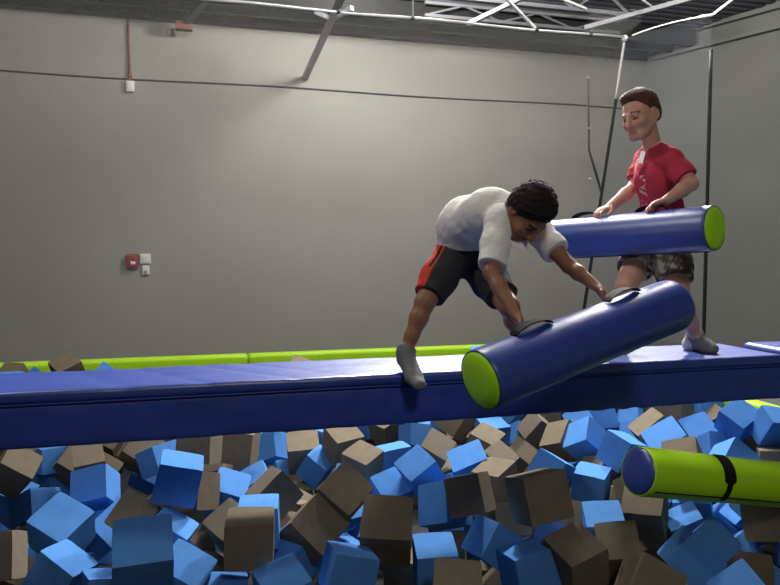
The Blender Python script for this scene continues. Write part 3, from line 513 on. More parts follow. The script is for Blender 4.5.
def foam_mesh(seed, m):
    """a soft cut-foam cube: unit size, slightly dished faces and rounded edges"""
    bm = bmesh.new(); bmesh.ops.create_cube(bm, size=1)
    bmesh.ops.subdivide_edges(bm, edges=bm.edges[:], cuts=6, use_grid_fill=True)
    for v in bm.verts:
        c = v.co; a = sorted((abs(c.x), abs(c.y), abs(c.z)))
        k = 1
        if a[1] > .49: k -= .012          # edges
        if a[0] > .49: k -= .020          # corners
        n = noise.noise_vector(c * 1.7 + Vector((seed * 7.1, 0, 0)))
        v.co = c * k + n * .012
        if a[1] < .45: v.co *= 1 - .010 * (1 - a[1] / .5)
    me = bpy.data.meshes.new('foam_block'); bm.to_mesh(me); bm.free(); me.materials.append(m)
    for p in me.polygons: p.use_smooth = True
    try: me.set_sharp_from_angle(angle=math.radians(40))
    except Exception: pass
    return me
FM = {c: [foam_mesh(i + (9 if c == 'B' else 0), M['foam_blue' if c == 'B' else 'foam_gray']) for i in range(4)] for c in 'BG'}
protos = {}
for i, line in enumerate(FOAM.strip().split('\n')):
    c, nums, label = line.split('|'); v = [float(x) for x in nums.split(',')]
    key = (c, i % 4)
    if key not in protos:
        o = bpy.data.objects.new('foam_block', FM[c][i % 4]); protos[key] = o
    else: o = protos[key].copy()
    C.objects.link(o); o.location = v[:3]; o.rotation_mode = 'QUATERNION'; o.rotation_quaternion = v[3:7]; o.scale = v[7:10]
    tag(o, label, 'foam block', 'foam blocks filling the pit')

# ------------------------------------------------------------------ people: bodies grown from a distance field
class Field:
    def __init__(s, lo, hi, h):
        s.h = h; s.lo = np.array(lo, float); s.n = np.ceil((np.array(hi) - s.lo) / h).astype(int) + 1
        s.g = np.full(s.n, .06, np.float32)
    def region(s, lo, hi):
        i0 = np.clip(np.floor((np.asarray(lo) - s.lo) / s.h).astype(int), 0, s.n); i1 = np.clip(np.ceil((np.asarray(hi) - s.lo) / s.h).astype(int) + 1, 0, s.n)
        sl = tuple(slice(a, b) for a, b in zip(i0, i1))
        ax = [s.lo[k] + s.h * np.arange(i0[k], i1[k]) for k in range(3)]
        return sl, np.stack(np.meshgrid(*ax, indexing='ij'), -1).astype(np.float32)
    def put(s, f, lo, hi, k=.015, sub=False):
        sl, p = s.region(np.asarray(lo) - .05, np.asarray(hi) + .05)
        if p.size == 0: return
        d = f(p).astype(np.float32); g = s.g[sl]
        if sub:
            d = -d; h = np.maximum(k - np.abs(g - d), 0) / k; s.g[sl] = np.maximum(g, d) + h * h * k * .25
        else:
            h = np.maximum(k - np.abs(g - d), 0) / k; s.g[sl] = np.minimum(g, d) - h * h * k * .25
    def cone(s, a, b, ra, rb, k=.015, sub=False):
        a, b = np.asarray(a, float), np.asarray(b, float); r = max(ra, rb); ab = b - a; L = max(ab @ ab, 1e-9)
        def f(p):
            q = p - a; t = np.clip(q @ ab / L, 0, 1); return np.linalg.norm(q - t[..., None] * ab, axis=-1) - (ra + (rb - ra) * t)
        s.put(f, np.minimum(a, b) - r, np.maximum(a, b) + r, k, sub)
    def ell(s, c, R, rad, k=.015, sub=False):
        """ellipsoid; rows of R are its axes"""
        c = np.asarray(c, float); R = np.asarray(R, float); rad = np.asarray(rad, float); m = rad.max()
        def f(p):
            q = (p - c) @ R.T; k0 = np.linalg.norm(q / rad, axis=-1); k1 = np.linalg.norm(q / rad ** 2, axis=-1)
            return k0 * (k0 - 1) / np.maximum(k1, 1e-6)
        s.put(f, c - m, c + m, k, sub)
    def pts(s):
        return s.region(s.lo, s.lo + (s.n - 1) * s.h)[1]
def nets(F, smooth=2):
    g = F.g; s = g < 0
    c = [s[i:s.shape[0] - 1 + i, j:s.shape[1] - 1 + j, k:s.shape[2] - 1 + k] for i in (0, 1) for j in (0, 1) for k in (0, 1)]
    any_ = c[0].copy(); all_ = c[0].copy()
    for q in c[1:]: any_ |= q; all_ &= q
    I = np.argwhere(any_ & ~all_); idx = np.full(any_.shape, -1, np.int64); idx[tuple(I.T)] = np.arange(len(I))
    off = np.array([(i, j, k) for i in (0, 1) for j in (0, 1) for k in (0, 1)])
    val = np.stack([g[tuple((I + o).T)] for o in off], 1); acc = np.zeros((len(I), 3)); cnt = np.zeros(len(I))
    for a in range(8):
        for b in range(a + 1, 8):
            if np.abs(off[a] - off[b]).sum() != 1: continue
            m = (val[:, a] < 0) != (val[:, b] < 0); t = val[:, a] / np.where(m, val[:, a] - val[:, b], 1)
            acc[m] += (off[a] + (off[b] - off[a]) * t[:, None])[m]; cnt[m] += 1
    V = F.lo + (I + acc / cnt[:, None]) * F.h; Q = []
    for ax in range(3):
        sl0 = [slice(None)] * 3; sl1 = [slice(None)] * 3; sl0[ax] = slice(0, -1); sl1[ax] = slice(1, None)
        d = s[tuple(sl0)] != s[tuple(sl1)]; E = np.argwhere(d); u, v = [q for q in range(3) if q != ax]
        E = E[(E[:, u] > 0) & (E[:, v] > 0) & (E[:, u] < idx.shape[u]) & (E[:, v] < idx.shape[v])]
        q = []
        for du, dv in ((0, 0), (1, 0), (1, 1), (0, 1)):
            e = E.copy(); e[:, u] -= du; e[:, v] -= dv; q.append(idx[tuple(e.T)])
        q = np.stack(q, 1); fl = s[tuple(E.T)]
        if ax == 1: fl = ~fl
        q[~fl] = q[~fl][:, ::-1]; Q.append(q)
    Q = np.concatenate(Q); Q = Q[(Q >= 0).all(1)]
    for _ in range(smooth):
        S = np.zeros_like(V); n = np.zeros(len(V))
        for a in range(4):
            b = (a + 1) % 4
            np.add.at(S, Q[:, a], V[Q[:, b]]); np.add.at(S, Q[:, b], V[Q[:, a]]); np.add.at(n, Q[:, a], 1); np.add.at(n, Q[:, b], 1)
        V = V * .5 + .5 * S / np.maximum(n, 1)[:, None]
    return V, Q
def field_obj(name, F, m, parent, colour=None, smooth=2):
    V, Q = nets(F, smooth)
    me = bpy.data.meshes.new(name); me.vertices.add(len(V)); me.vertices.foreach_set('co', V.astype(np.float32).ravel())
    me.loops.add(len(Q) * 4); me.loops.foreach_set('vertex_index', Q.astype(np.int32).ravel())
    me.polygons.add(len(Q)); me.polygons.foreach_set('loop_start', np.arange(0, len(Q) * 4, 4, dtype=np.int32))
    me.polygons.foreach_set('use_smooth', np.ones(len(Q), bool)); me.update(calc_edges=True); me.validate()
    if colour is not None:
        a = me.color_attributes.new('dye', 'FLOAT_COLOR', 'POINT'); c = np.ones((len(V), 4), np.float32); c[:, :3] = colour(V); a.data.foreach_set('color', c.ravel())
    return link(name, me, m, parent)
def unit(v): v = np.asarray(v, float); return v / np.linalg.norm(v)
def wav(p, seed, f):
    """cheap smooth noise, about -1..1"""
    r = np.random.RandomState(seed); o = 0
    for k in range(5):
        d = r.randn(3) * f * (1 + .5 * k); o = o + np.sin(p @ d + r.rand() * 6.28 + 1.5 * np.sin(p @ (r.randn(3) * f * .6))) / (1 + .4 * k)
    return o / 2.6
def head_frame(fwd, up):
    f = unit(fwd); u = np.asarray(up, float); u = unit(u - f * (u @ f)); r = np.cross(f, u); return f, u, r   # r = the person's right
def add_head(F, c, f, u, r, s):
    R = np.array([r, f, u]); c = np.asarray(c)
    pt = lambda a, b, d: c + s * (r * a + f * b + u * d)
    F.ell(pt(0, -.006, .012), R, np.array([.071, .089, .083]) * s, .02)
    F.ell(pt(0, .026, -.045), R, np.array([.058, .060, .070]) * s, .03)
    F.cone(pt(-.02, .058, -.100), pt(.02, .058, -.100), .021 * s, .021 * s, .03)
    for sg in (-1, 1):
        F.cone(pt(.050 * sg, -.005, -.055), pt(.022 * sg, .058, -.096), .020 * s, .017 * s, .025)   # jaw
        F.ell(pt(.036 * sg, .060, -.042), R, np.array([.024, .022, .022]) * s, .02)                    # cheek
        F.ell(pt(.030 * sg, .088, -.013), R, np.array([.017, .014, .011]) * s, .012, True)             # socket
        F.ell(pt(.030 * sg, .0715, -.014), R, np.array([.0125, .0125, .0115]) * s, .004)                 # eyeball
        F.cone(pt(.014 * sg, .087, .004), pt(.044 * sg, .073, .004), .006 * s, .005 * s, .012)          # brow
        F.ell(pt(.074 * sg, -.010, -.022), np.array([r, unit(f - u * .25 + r * .25 * sg), u]), np.array([.010, .019, .030]) * s, .006)
        F.ell(pt(.082 * sg, -.006, -.020), R, np.array([.006, .010, .018]) * s, .006, True)
        F.ell(pt(.010 * sg, .094, -.050), R, np.array([.009, .010, .008]) * s, .008)                    # nostril wing
    F.cone(pt(0, .088, -.006), pt(0, .106, -.046), .0075 * s, .0115 * s, .012)
    F.cone(pt(-.017, .082, -.073), pt(.017, .082, -.073), .0065 * s, .0065 * s, .008)
    F.cone(pt(-.015, .080, -.083), pt(.015, .080, -.083), .0070 * s, .0070 * s, .008)
    F.ell(pt(0, .094, -.078), R, np.array([.024, .006, .0016]) * s, .004, True)
    return pt
def add_hand(F, wrist, d, nrm, side, s, curl, thumb=1, spread=.10):
    """wrist point, d = towards the fingers, nrm = out of the palm, side = towards the thumb"""
    d = unit(d); nrm = unit(np.asarray(nrm) - d * (np.asarray(nrm) @ d)); side0 = np.cross(d, nrm); side = side0 if side0 @ np.asarray(side) > 0 else -side0
    w = np.asarray(wrist)
    F.ell(w + d * .040 * s, np.array([d, side, nrm]), np.array([.046, .036, .0165]) * s, .012)
    for i, (off, L) in enumerate(((.026, .062), (.009, .070), (-.009, .064), (-.025, .050))):
        p = w + (d * (.070 - abs(off - .005) * .25) + side * off) * s; a = 0.0; dd = unit(d + side * off / .026 * spread)
        rr = (.0080 - .0006 * (i == 3)) * s
        for q, (fr, c) in enumerate(((.45, curl * .55), (.32, curl), (.23, curl * .8))):
            a += c; v = dd * math.cos(a) + nrm * math.sin(a); e = p + v * L * fr * s
            F.cone(p, e, rr, rr * .9, .004 if q else .007); p = e; rr *= .9
    p = w + (d * .018 + side * .026 + nrm * .006) * s; a = w + (d * .045 + side * .050 + nrm * .016) * s
    F.cone(w + (d * .012 + side * .012) * s, p, .013 * s, .0115 * s, .01); F.cone(p, a, .0112 * s, .009 * s, .006)
    F.cone(a, a + unit(d * .9 + nrm * .7 * curl - side * .1) * .030 * s, .009 * s, .0075 * s, .004)
class Kid:
    pass
def torso(F, J, w, k=.03, fat=0.0):
    """pelvis, belly, chest, shoulders from the joints"""
    ch, sp = np.asarray(J['chest']), np.asarray(J['waist']); hr, hl = np.asarray(J['hipR']), np.asarray(J['hipL']); sr, sl = np.asarray(J['shR']), np.asarray(J['shL'])
    pel = (hr + hl) / 2; sx = unit(sl - sr); hx = unit(hl - hr); up1 = unit(ch - sp); up0 = unit(sp - pel)
    fw1 = np.cross(up1, sx) * -1; fw1 = unit(fw1); fw0 = unit(-np.cross(up0, hx))
    F.ell(pel + up0 * .025 * w, np.array([hx, fw0, up0]), np.array([.128 + fat, .090 + fat, .095 + fat]) * w, k)
    F.ell(sp, np.array([unit(hx + sx), unit(fw0 + fw1), unit(up0 + up1)]), np.array([.108 + fat, .082 + fat, .10]) * w, k)
    F.ell(ch, np.array([sx, fw1, up1]), np.array([.122 + fat, .090 + fat, .125]) * w, k)
    nb = np.asarray(J['neck'])
    for q in (sr, sl): F.cone(lerp(nb, q, .25) - up1 * .015, q, (.046 + fat) * w, (.043 + fat) * w, k)
    return pel, fw1, up1, sx
def limb(F, pts, rs, k=.02, extra=0):
    for (a, b), (ra, rb) in zip(zip(pts, pts[1:]), zip(rs, rs[1:])): F.cone(a, b, ra + extra, rb + extra, k)
def foot(F, ank, heel, ball, toe, s, extra=0):
    F.cone(ank, heel, .030 * s + extra, .026 * s + extra, .02); F.cone(heel, ball, .027 * s + extra, .027 * s + extra, .02)
    F.cone(ank, ball, .028 * s + extra, .024 * s + extra, .03)
    up = unit(np.asarray(ank) - np.asarray(heel)); sd = unit(np.cross(np.asarray(toe) - np.asarray(heel), up))
    for q in (-.013, .013): F.cone(ball + sd * q * s, toe + sd * q * .8 * s, .022 * s + extra, .017 * s + extra, .02)
def cut(F, *planes):
    p = F.pts()
    for o, n in planes: F.g = np.maximum(F.g, ((p - np.asarray(o, np.float32)) @ np.asarray(unit(n), np.float32)))
    return p
def shell(F, t, openings):
    """hollow a cloth out where it opens: keep only a skin of thickness t near each opening (point, radius)"""
    p = F.pts(); inner = -(F.g + t); m = np.zeros(F.g.shape, bool)
    for o, r in openings: m |= np.linalg.norm(p - np.asarray(o, np.float32), axis=-1) < r
    F.g = np.where(m, np.maximum(F.g, inner), F.g)
M['skin_dark'] = painted('brown skin', .5, .35); M['skin_fair'] = painted('fair skin', .5, .35)
M['cloth'] = painted('dyed cotton', .9, .1, bump=.15, bump_scale=420); M['hair_black'] = mat('black curly hair', (.018, .014, .012), .8, .25, bump=1.0, bump_scale=190)
M['hair_brown'] = mat('brown short hair', (.135, .070, .038), .62, .25, col2=(.065, .034, .019), noise_scale=70, bump=.9, bump_scale=130)
M['sock'] = mat('grey knit sock', (.19, .195, .195), .95, .1, bump=.4, bump_scale=300, noise_amt=.08, noise_scale=20)
M['sock_white'] = mat('white sock heel', (.66, .65, .62), .95, .1, bump=.4, bump_scale=300)
def hit(F, px, py, d0, d1):
    """first point of a field's surface along a sight line, and its normal"""
    for d in np.arange(d0, d1, .002):
        q = P(px, py, d); i = np.round((q - F.lo) / F.h).astype(int)
        if (i < 1).any() or (i >= F.n - 1).any(): continue
        if F.g[tuple(i)] < 0:
            n = np.array([F.g[i[0] + 1, i[1], i[2]] - F.g[i[0] - 1, i[1], i[2]], F.g[i[0], i[1] + 1, i[2]] - F.g[i[0], i[1] - 1, i[2]], F.g[i[0], i[1], i[2] + 1] - F.g[i[0], i[1], i[2] - 1]])
            return q, unit(n)
    return P(px, py, d1), -FW
H = .0048

# ================= boy in white, bending over the tilted bolster
def build_bender():
    J = dict(hipR=P(453, 254, 3.26), hipL=P(473, 259, 3.36), waist=P(466,224,3.22), chest=P(492,213,3.06), neck=P(514,210,2.96),
             shR=P(499, 220, 2.93), shL=P(538, 231, 3.06), elR=P(491, 272, 2.80), wrR=P(516, 316, 2.66), elL=P(569, 266, 2.93), wrL=P(597, 287, 2.80),
             knR=P(425, 302, 3.12), anR=P(406, 351, 3.09), knL=P(507, 303, 3.10), anL=P(523, 350, 3.22), head=P(531,211,2.86))
    J['knL'] = P(509, 306, 3.05)
    root = thing('person', 'boy in a white t-shirt and dark shorts with red side panel, bending over', 'person', lerp(J['anR'], J['anL'], .5) - ZZ * .06)
    allp = np.array(list(J.values())); lo = allp.min(0) - .20; hi = allp.max(0) + .20
    F = Field(lo, hi, H); w = .97
    pel, fw, up, sx = torso(F, J, w)
    hf, hu, hr = head_frame(FW * -.42 + RT * .22 - ZZ * .88, ZZ * .5 + FW * -.70 + RT * .50)
    hs = 1.02; pt = add_head(F, J['head'], hf, hu, hr, hs)
    F.cone(J['neck'] - up * .02, pt(0, -.03, -.05), .042, .040, .02)
    R1, R2 = (.042, .034, .023), (.075, .050, .033)
    for sd in 'RL':
        limb(F, [J['sh' + sd], lerp(J['sh' + sd], J['el' + sd], .5), J['el' + sd]], [.042, .038, .032], .02)
        e, q = J['el' + sd], J['wr' + sd]
        limb(F, [e, lerp(e, q, .35), q], [.031, .031, .021], .015)
        h, kn, an = J['hip' + sd], J['kn' + sd], J['an' + sd]
        limb(F, [h, lerp(h, kn, .5), kn], [.074, .064, .046], .025)
        bk = unit(np.asarray(an) - np.asarray(kn)); limb(F, [kn, lerp(kn, an, .33), lerp(kn, an, .7), an], [.041, .041, .031, .026], .02)
    bolt_n = unit(-UP * .6 + FW * .35)
    add_hand(F, J['wrR'], unit(J['wrR'] - np.asarray(J['elR'])) * .6 + RT * .35 - ZZ * .45, -FW * .2 - RT * .5 - ZZ * .5, -FW + RT * .4, .86, .75)
    add_hand(F, J['wrL'], unit(J['wrL'] - np.asarray(J['elL'])) * .7 + RT * .25 - ZZ * .55, -ZZ * .5 - RT * .6 - FW * .2, -FW - RT * .4, .86, .75)
    ftR = (P(404, 359, 3.10), P(414, 377, 3.00), P(419.5, 385, 2.93)); sole = J['anL'] - ZZ * .065
    ftL = (np.array([*(sole[:2] - unit([RT[0], RT[1]]) * .03), .212 + .026]), np.array([*(sole[:2] + unit([RT[0] * .9 - FH[0] * .3, RT[1] * .9 - FH[1] * .3]) * .10), .212 + .024]), np.array([*(sole[:2] + unit([RT[0] * .9 - FH[0] * .3, RT[1] * .9 - FH[1] * .3]) * .145), .212 + .019]))
    foot(F, J['anR'], *ftR, .95); foot(F, J['anL'], *ftL, .95)
    skin = np.array([.30, .140, .074]); 
    def col(V):
        c = np.tile(skin, (len(V), 1)) * (1 + .06 * wav(V, 3, 30))[:, None]
        q = (V - J['head']) / hs; a, b, d = q @ hr, q @ hf, q @ hu
        lip = (np.abs(a) < .022) & (b > .075) & (d < -.069) & (d > -.092); c[lip] = (.16, .055, .040)
        eye = (np.hypot((np.abs(a) - .030) / .014, (d + .017) / .0065) < 1) & (b > .05); c[eye] = (.03, .02, .018)
        br = (np.abs(np.abs(a) - .030) < .018) & (np.abs(d - .007) < .0045) & (b > .05); c[br] = (.02, .014, .010)
        return c
    field_obj('body', F, M['skin_dark'], root, col)
    # hair: close curls
    R = np.array([hr, hf, hu]); Fh_ = Field(np.asarray(J['head']) - .17, np.asarray(J['head']) + .17, .0042)
    Fh_.ell(pt(0, -.012, .024), R, np.array([.090, .102, .094]) * 1.04, .01)
    Fh_.ell(pt(0, -.045, -.015), R, np.array([.076, .060, .074]) * 1.04, .02)
    p = Fh_.pts(); q = p - np.asarray(J['head'], np.float32)
    Fh_.g = Fh_.g + .004 * wav(p, 5, 95) + .003 * wav(p, 8, 190)
    face = (q @ hf / hs - .082) * .674 - (q @ hu / hs - .042) * .738
    Fh_.g = np.maximum(Fh_.g + .012 * np.clip(1 + face / .035, 0, 1), face)
    field_obj('hair', Fh_, M['hair_black'], root, None, 1)
    # t-shirt
    S = Field(lo, hi, H); torso(S, J, w, .03, .016)
    hem = (pel * .62 + np.asarray(J['waist']) * .38)
    S.cone(J['waist'], lerp(J['waist'], pel, .95), .120, .130, .03)
    S.cone(lerp(J['chest'], J['waist'], .15), J['waist'], .112, .120, .03)
    S.ell(lerp(J['chest'], J['waist'], .5) - up * 0 + fw * .018, np.array([sx, fw, up]), np.array([.125, .098, .14]), .03)
    for sd in 'RL': limb(S, [J['sh' + sd], lerp(J['sh' + sd], J['el' + sd], .5), lerp(J['sh' + sd], J['el' + sd], 1.06)], [.056, .057, .060], .025)
    p = S.pts(); S.g = S.g + .0045 * wav(p, 21, 20) + .002 * wav(p, 22, 55)
    dn = unit(np.asarray(pel) - J['waist'])
    # hem and sleeve ends, each cut only near itself
    g = S.g
    def near_cut(o, n, r):
        o = np.asarray(o, np.float32); n = np.asarray(unit(n), np.float32); d = (p - o) @ n
        q = p - o - n * np.clip(d, -.02, .16)[..., None]; m = np.linalg.norm(q, axis=-1) < (.105 if r < .2 else r)      # only round the arm itself
        S.g = np.where(m, np.maximum(S.g, d), S.g) #done
    ho = lerp(J['waist'], pel, .60)
    near_cut(ho, dn * .9 - ZZ * .25 - FW * .1, .30) if False else None
    dh = ((p - np.asarray(ho, np.float32)) @ np.asarray(unit(dn * .75 - ZZ * .55), np.float32))
    dsl = np.minimum(np.linalg.norm(p - np.asarray(lerp(J['shR'], J['elR'], .8), np.float32), axis=-1), np.linalg.norm(p - np.asarray(lerp(J['shL'], J['elL'], .6), np.float32), axis=-1)) < .115
    S.g = np.where(dsl, S.g, np.maximum(S.g, dh))
    near_cut(lerp(J['shR'], J['elR'], .90), np.asarray(J['elR']) - J['shR'], .17)
    near_cut(lerp(J['shL'], J['elL'], .62), np.asarray(J['elL']) - J['shL'], .19)
    nk = np.linalg.norm(p - np.asarray(lerp(J['neck'], J['head'], .35), np.float32), axis=-1) - .066
    S.g = np.maximum(S.g, -nk)
    shell(S, .008, [(lerp(J['shR'], J['elR'], .97), .066), (lerp(J['shL'], J['elL'], .70), .062)])
    field_obj('t_shirt', S, M['cloth'], root, lambda V: np.tile(np.array([.80, .78, .72]), (len(V), 1)))
    # shorts
    S = Field(lo, hi, H); w2 = .92
    hx = unit(np.asarray(J['hipL']) - J['hipR']); u0 = unit(np.asarray(J['waist']) - pel); f0 = unit(-np.cross(u0, hx))
    S.ell(pel + u0 * .02, np.array([hx, f0, u0]), np.array([.135, .104, .105]), .03)
    for sd in 'RL': limb(S, [J['hip' + sd], lerp(J['hip' + sd], J['kn' + sd], .5), lerp(J['hip' + sd], J['kn' + sd], 1.0)], [.086, .082, .070], .03)
    p = S.pts(); S.g = S.g + .004 * wav(p, 31, 22)
    for sd, f in (('R', .88), ('L', .82)):
        o = lerp(J['hip' + sd], J['kn' + sd], f); d = (p - np.asarray(o, np.float32)) @ np.asarray(unit(np.asarray(J['kn' + sd]) - J['hip' + sd]), np.float32)
        m = np.linalg.norm(p - np.asarray(lerp(J['hip' + sd], J['kn' + sd], 1.0), np.float32), axis=-1) < .13
        S.g = np.where(m, np.maximum(S.g, d), S.g)
    shell(S, .008, [(lerp(J['hip' + sd], J['kn' + sd], .8), .085) for sd in 'RL'])
    hR, kR = np.asarray(J['hipR']), np.asarray(J['knR']); ax = unit(kR - hR); out = unit(-RT * .92 - FW * .55 - ax * ((-RT * .92 - FW * .55) @ ax))
    fr = np.cross(ax, out)
    def colS(V):
        c = np.tile(np.array([.040, .041, .043]), (len(V), 1)); q = V - hR; t = q @ ax; rad = q - np.outer(t, ax); an = np.arctan2(rad @ fr, rad @ out)
        dl = np.linalg.norm(V - (np.asarray(J['hipL']) + kR * 0), axis=1)
        m = (np.abs(an) < .62) & (q @ RT < .03); c[m] = (.55, .055, .035)
        m2 = (np.abs(an + .30 + .12 * np.sin(t * 14)) < .10) & (q @ RT < .02) & (t < .16); c[m2] = (.02, .02, .022)
        return c
    field_obj('shorts', S, M['cloth'], root, colS)
    for sd, ft in (('R', ftR), ('L', ftL)):
        S = Field(np.min([J['an' + sd], *ft], 0) - .09, np.max([J['an' + sd], *ft], 0) + .12, .004)
        kn, an = np.asarray(J['kn' + sd]), np.asarray(J['an' + sd]); limb(S, [lerp(an, kn, .3), an], [.039, .034], .02); foot(S, an, *ft, .95, .005)
        p = S.pts(); top = lerp(an, kn, .10); S.g = np.maximum(S.g + .001 * wav(p, 4, 60), (p - np.asarray(top, np.float32)) @ np.asarray(unit(kn - an), np.float32))
        field_obj('sock', S, M['sock'], root)
    tg = box((-.030, -.001, -.038), (.030, .001, .038), 0); o = obj('name_sticker', tg, M['paper'], root)
    place = np.asarray(J['chest']) + fw * .115 + up * .06 - sx * .0
    c0 = P(521, 240, 2.90); xx = unit(RT + ZZ * -.3); zz = unit(np.cross(xx, -FW + UP * .3)); yy = np.cross(zz, xx)
    mw = Matrix(((xx[0], yy[0], zz[0], c0[0]), (xx[1], yy[1], zz[1], c0[1]), (xx[2], yy[2], zz[2], c0[2]), (0, 0, 0, 1)))
    o.data.transform(mw)
    return J
build_bender()

# ================= boy in red, standing with his bolster across him
def build_stander():
    J = dict(hipR=P(649, 238, 3.86), hipL=P(668, 239, 3.76), waist=P(659,208,3.80), chest=P(656,177,3.74), neck=P(653,147,3.69),
             shR=P(645,160,3.88), shL=P(671,159,3.60), elR=P(634,188,3.86), wrR=P(610, 207, 3.74), elL=P(691, 184, 3.52), wrL=P(667, 200, 3.46),
             knR=P(626, 286, 3.60), anR=P(620, 338, 3.74), knL=P(678, 291, 3.56), anL=P(695,336,3.74), head=P(640, 112, 3.60))
    root = thing('person', 'boy in a red t-shirt and camouflage shorts standing on the beam', 'person', lerp(J['anR'], J['anL'], .5) - ZZ * .07)
    allp = np.array(list(J.values())); lo = allp.min(0) - .20; hi = allp.max(0) + .20
    F = Field(lo, hi, H); w = 1.0
    pel, fw, up, sx = torso(F, J, w)
    hf, hu, hr = head_frame(-RT * .80 - FW * .52 - ZZ * .34, ZZ - RT * .30 - FW * .1)
    hs = 1.10; pt = add_head(F, J['head'], hf, hu, hr, hs)
    F.cone(np.asarray(J['neck']) - up * .02, pt(0, -.03, -.06), .047, .044, .02)
    for sd in 'RL':
        limb(F, [J['sh' + sd], lerp(J['sh' + sd], J['el' + sd], .5), J['el' + sd]], [.046, .043, .036], .02)
        e, q = J['el' + sd], J['wr' + sd]; limb(F, [e, lerp(e, q, .35), q], [.035, .036, .025], .015)
        h, kn, an = J['hip' + sd], J['kn' + sd], J['an' + sd]
        limb(F, [h, lerp(h, kn, .5), kn], [.082, .072, .054], .025)
        limb(F, [kn, lerp(kn, an, .33), lerp(kn, an, .7), an], [.051, .053, .040, .032], .02)
    add_hand(F, J['wrR'], -RT * .75 - UP * .28 - FW * .35, -ZZ, -FW - RT * .4, 1.0, .55)
    add_hand(F, J['wrL'], -RT * .85 - ZZ * .28 + FW * .1, -ZZ - FW * .2, -FW * .4 - RT * .5 + FW, 1.0, .5)
    BT = .213
    def flat(p, z): return np.array([p[0], p[1], BT + z])
    aL = np.asarray(J['anL']); dl = unit(np.array([*(RT * .45 - FH * .9)[:2], 0]))
    ftL = (flat(aL - dl * .035, .032), flat(aL + dl * .075, .028), flat(aL + dl * .112, .023))
    aR = np.asarray(J['anR']); dr = unit(np.array([*(-RT * .9 - FH * .4)[:2], 0]))
    ftR = (flat(aR - dr * .04, .032), flat(aR + dr * .10, .030), flat(aR + dr * .15, .024))
    foot(F, J['anR'], *ftR, 1.08); foot(F, J['anL'], *ftL, 1.08)
    skin = np.array([.60, .335, .240])
    def col(V):
        c = np.tile(skin, (len(V), 1)) * (1 + .04 * wav(V, 3, 30))[:, None]
        q = (V - J['head']) / hs; a, b, d = q @ hr, q @ hf, q @ hu
        ck = np.exp(-((np.abs(a) - .036) / .020) ** 2 - ((d + .045) / .020) ** 2) * (b > .02); c = c * (1 - ck[:, None] * np.array([.05, .30, .30]))
        lip = (np.abs(a) < .019) & (b > .078) & (d < -.068) & (d > -.089); c[lip] = (.50, .20, .165)
        eye = (np.hypot((np.abs(a) - .030) / .015, (d + .015) / .0075) < 1) & (b > .05); c[eye] = (.33, .17, .12)
        lash = (np.hypot((np.abs(a) - .030) / .016, (d + .021) / .0035) < 1) & (b > .05); c[lash] = (.05, .03, .022)
        br = (np.abs(np.abs(a) - .031) < .018) & (np.abs(d - .009 + (np.abs(a) - .03) * .15) < .0042) & (b > .05); c[br] = (.16, .085, .05)
        return c
    field_obj('body', F, M['skin_fair'], root, col)
    R = np.array([hr, hf, hu]); Fq = Field(np.asarray(J['head']) - .19, np.asarray(J['head']) + .19, .0042)
    Fq.ell(pt(0, -.014, .024), R, np.array([.079, .093, .088]) * hs, .01)
    Fq.ell(pt(0, -.055, -.020), R, np.array([.066, .046, .060]) * hs, .02)
    Fq.ell(pt(0, .044, .080), R, np.array([.050, .036, .024]) * hs, .03)       # brushed-up fringe
    p = Fq.pts(); q = (p - np.asarray(J['head'], np.float32)) / hs; a, b, d = q @ hr, q @ hf, q @ hu
    Fq.g = Fq.g + .0022 * wav(p, 5, 100) + .0018 * wav(p, 6, 220)
    face = (b - .070 - .006 * np.sin(a * 60)) * .74 - (d - .050) * .67
    Fq.g = np.maximum(Fq.g + .010 * np.clip(1 + face / .030, 0, 1), face * hs)
    low = (-.066 - d) * hs; Fq.g = np.maximum(Fq.g, low)
    for sg in (-1, 1):
        ear = np.linalg.norm((q - (np.array([0, 0, 0]) + hr * .082 * sg + hf * -.006 + hu * -.026)) / np.array([1, 1, 1]), axis=-1) - .034
        Fq.g = np.maximum(Fq.g, -ear * hs)
    field_obj('hair', Fq, M['hair_brown'], root, None, 1)
    S = Field(lo, hi, H); torso(S, J, w, .03, .014)
    S.cone(J['waist'], lerp(J['waist'], pel, .9), .122, .136, .03)
    S.cone(lerp(J['chest'], J['waist'], .2) + fw * .012, np.asarray(J['waist']) + fw * .012, .108, .118, .03)
    for sd in 'RL': limb(S, [J['sh' + sd], lerp(J['sh' + sd], J['el' + sd], .5), J['el' + sd]], [.053, .057, .062], .025)
    p = S.pts(); S.g = S.g + .0045 * wav(p, 41, 18) + .002 * wav(p, 42, 50)
    pe = np.asarray(pel, np.float32); S.g = np.maximum(S.g, (p - (pe + ZZ.astype(np.float32) * .0)) @ np.asarray(-up, np.float32))
    def near_cut(o, n, r):
        o = np.asarray(o, np.float32); n = np.asarray(unit(n), np.float32); d = (p - o) @ n
        q = p - o - n * np.clip(d, -.02, .16)[..., None]; m = np.linalg.norm(q, axis=-1) < (.105 if r < .2 else r)      # only round the arm itself
        S.g = np.where(m, np.maximum(S.g, d), S.g) #done
    for sd, f in (('R', .74), ('L', .76)): near_cut(lerp(J['sh' + sd], J['el' + sd], f), np.asarray(J['el' + sd]) - J['sh' + sd], .17)
    nk = np.linalg.norm(p - np.asarray(lerp(J['neck'], J['head'], .42) , np.float32), axis=-1) - .074
    S.g = np.maximum(S.g, -nk)
    shell(S, .008, [(lerp(J['sh' + sd], J['el' + sd], .80), .066) for sd in 'RL'])
    neck0 = lerp(J['neck'], J['head'], .42)
    strip = [hit(S, 642 + .10 * (y - 180), y, 3.2, 4.1)[0] for y in range(176, 206, 3)] + [hit(S, 636.5, y, 3.2, 4.1)[0] for y in range(158, 176, 4)]
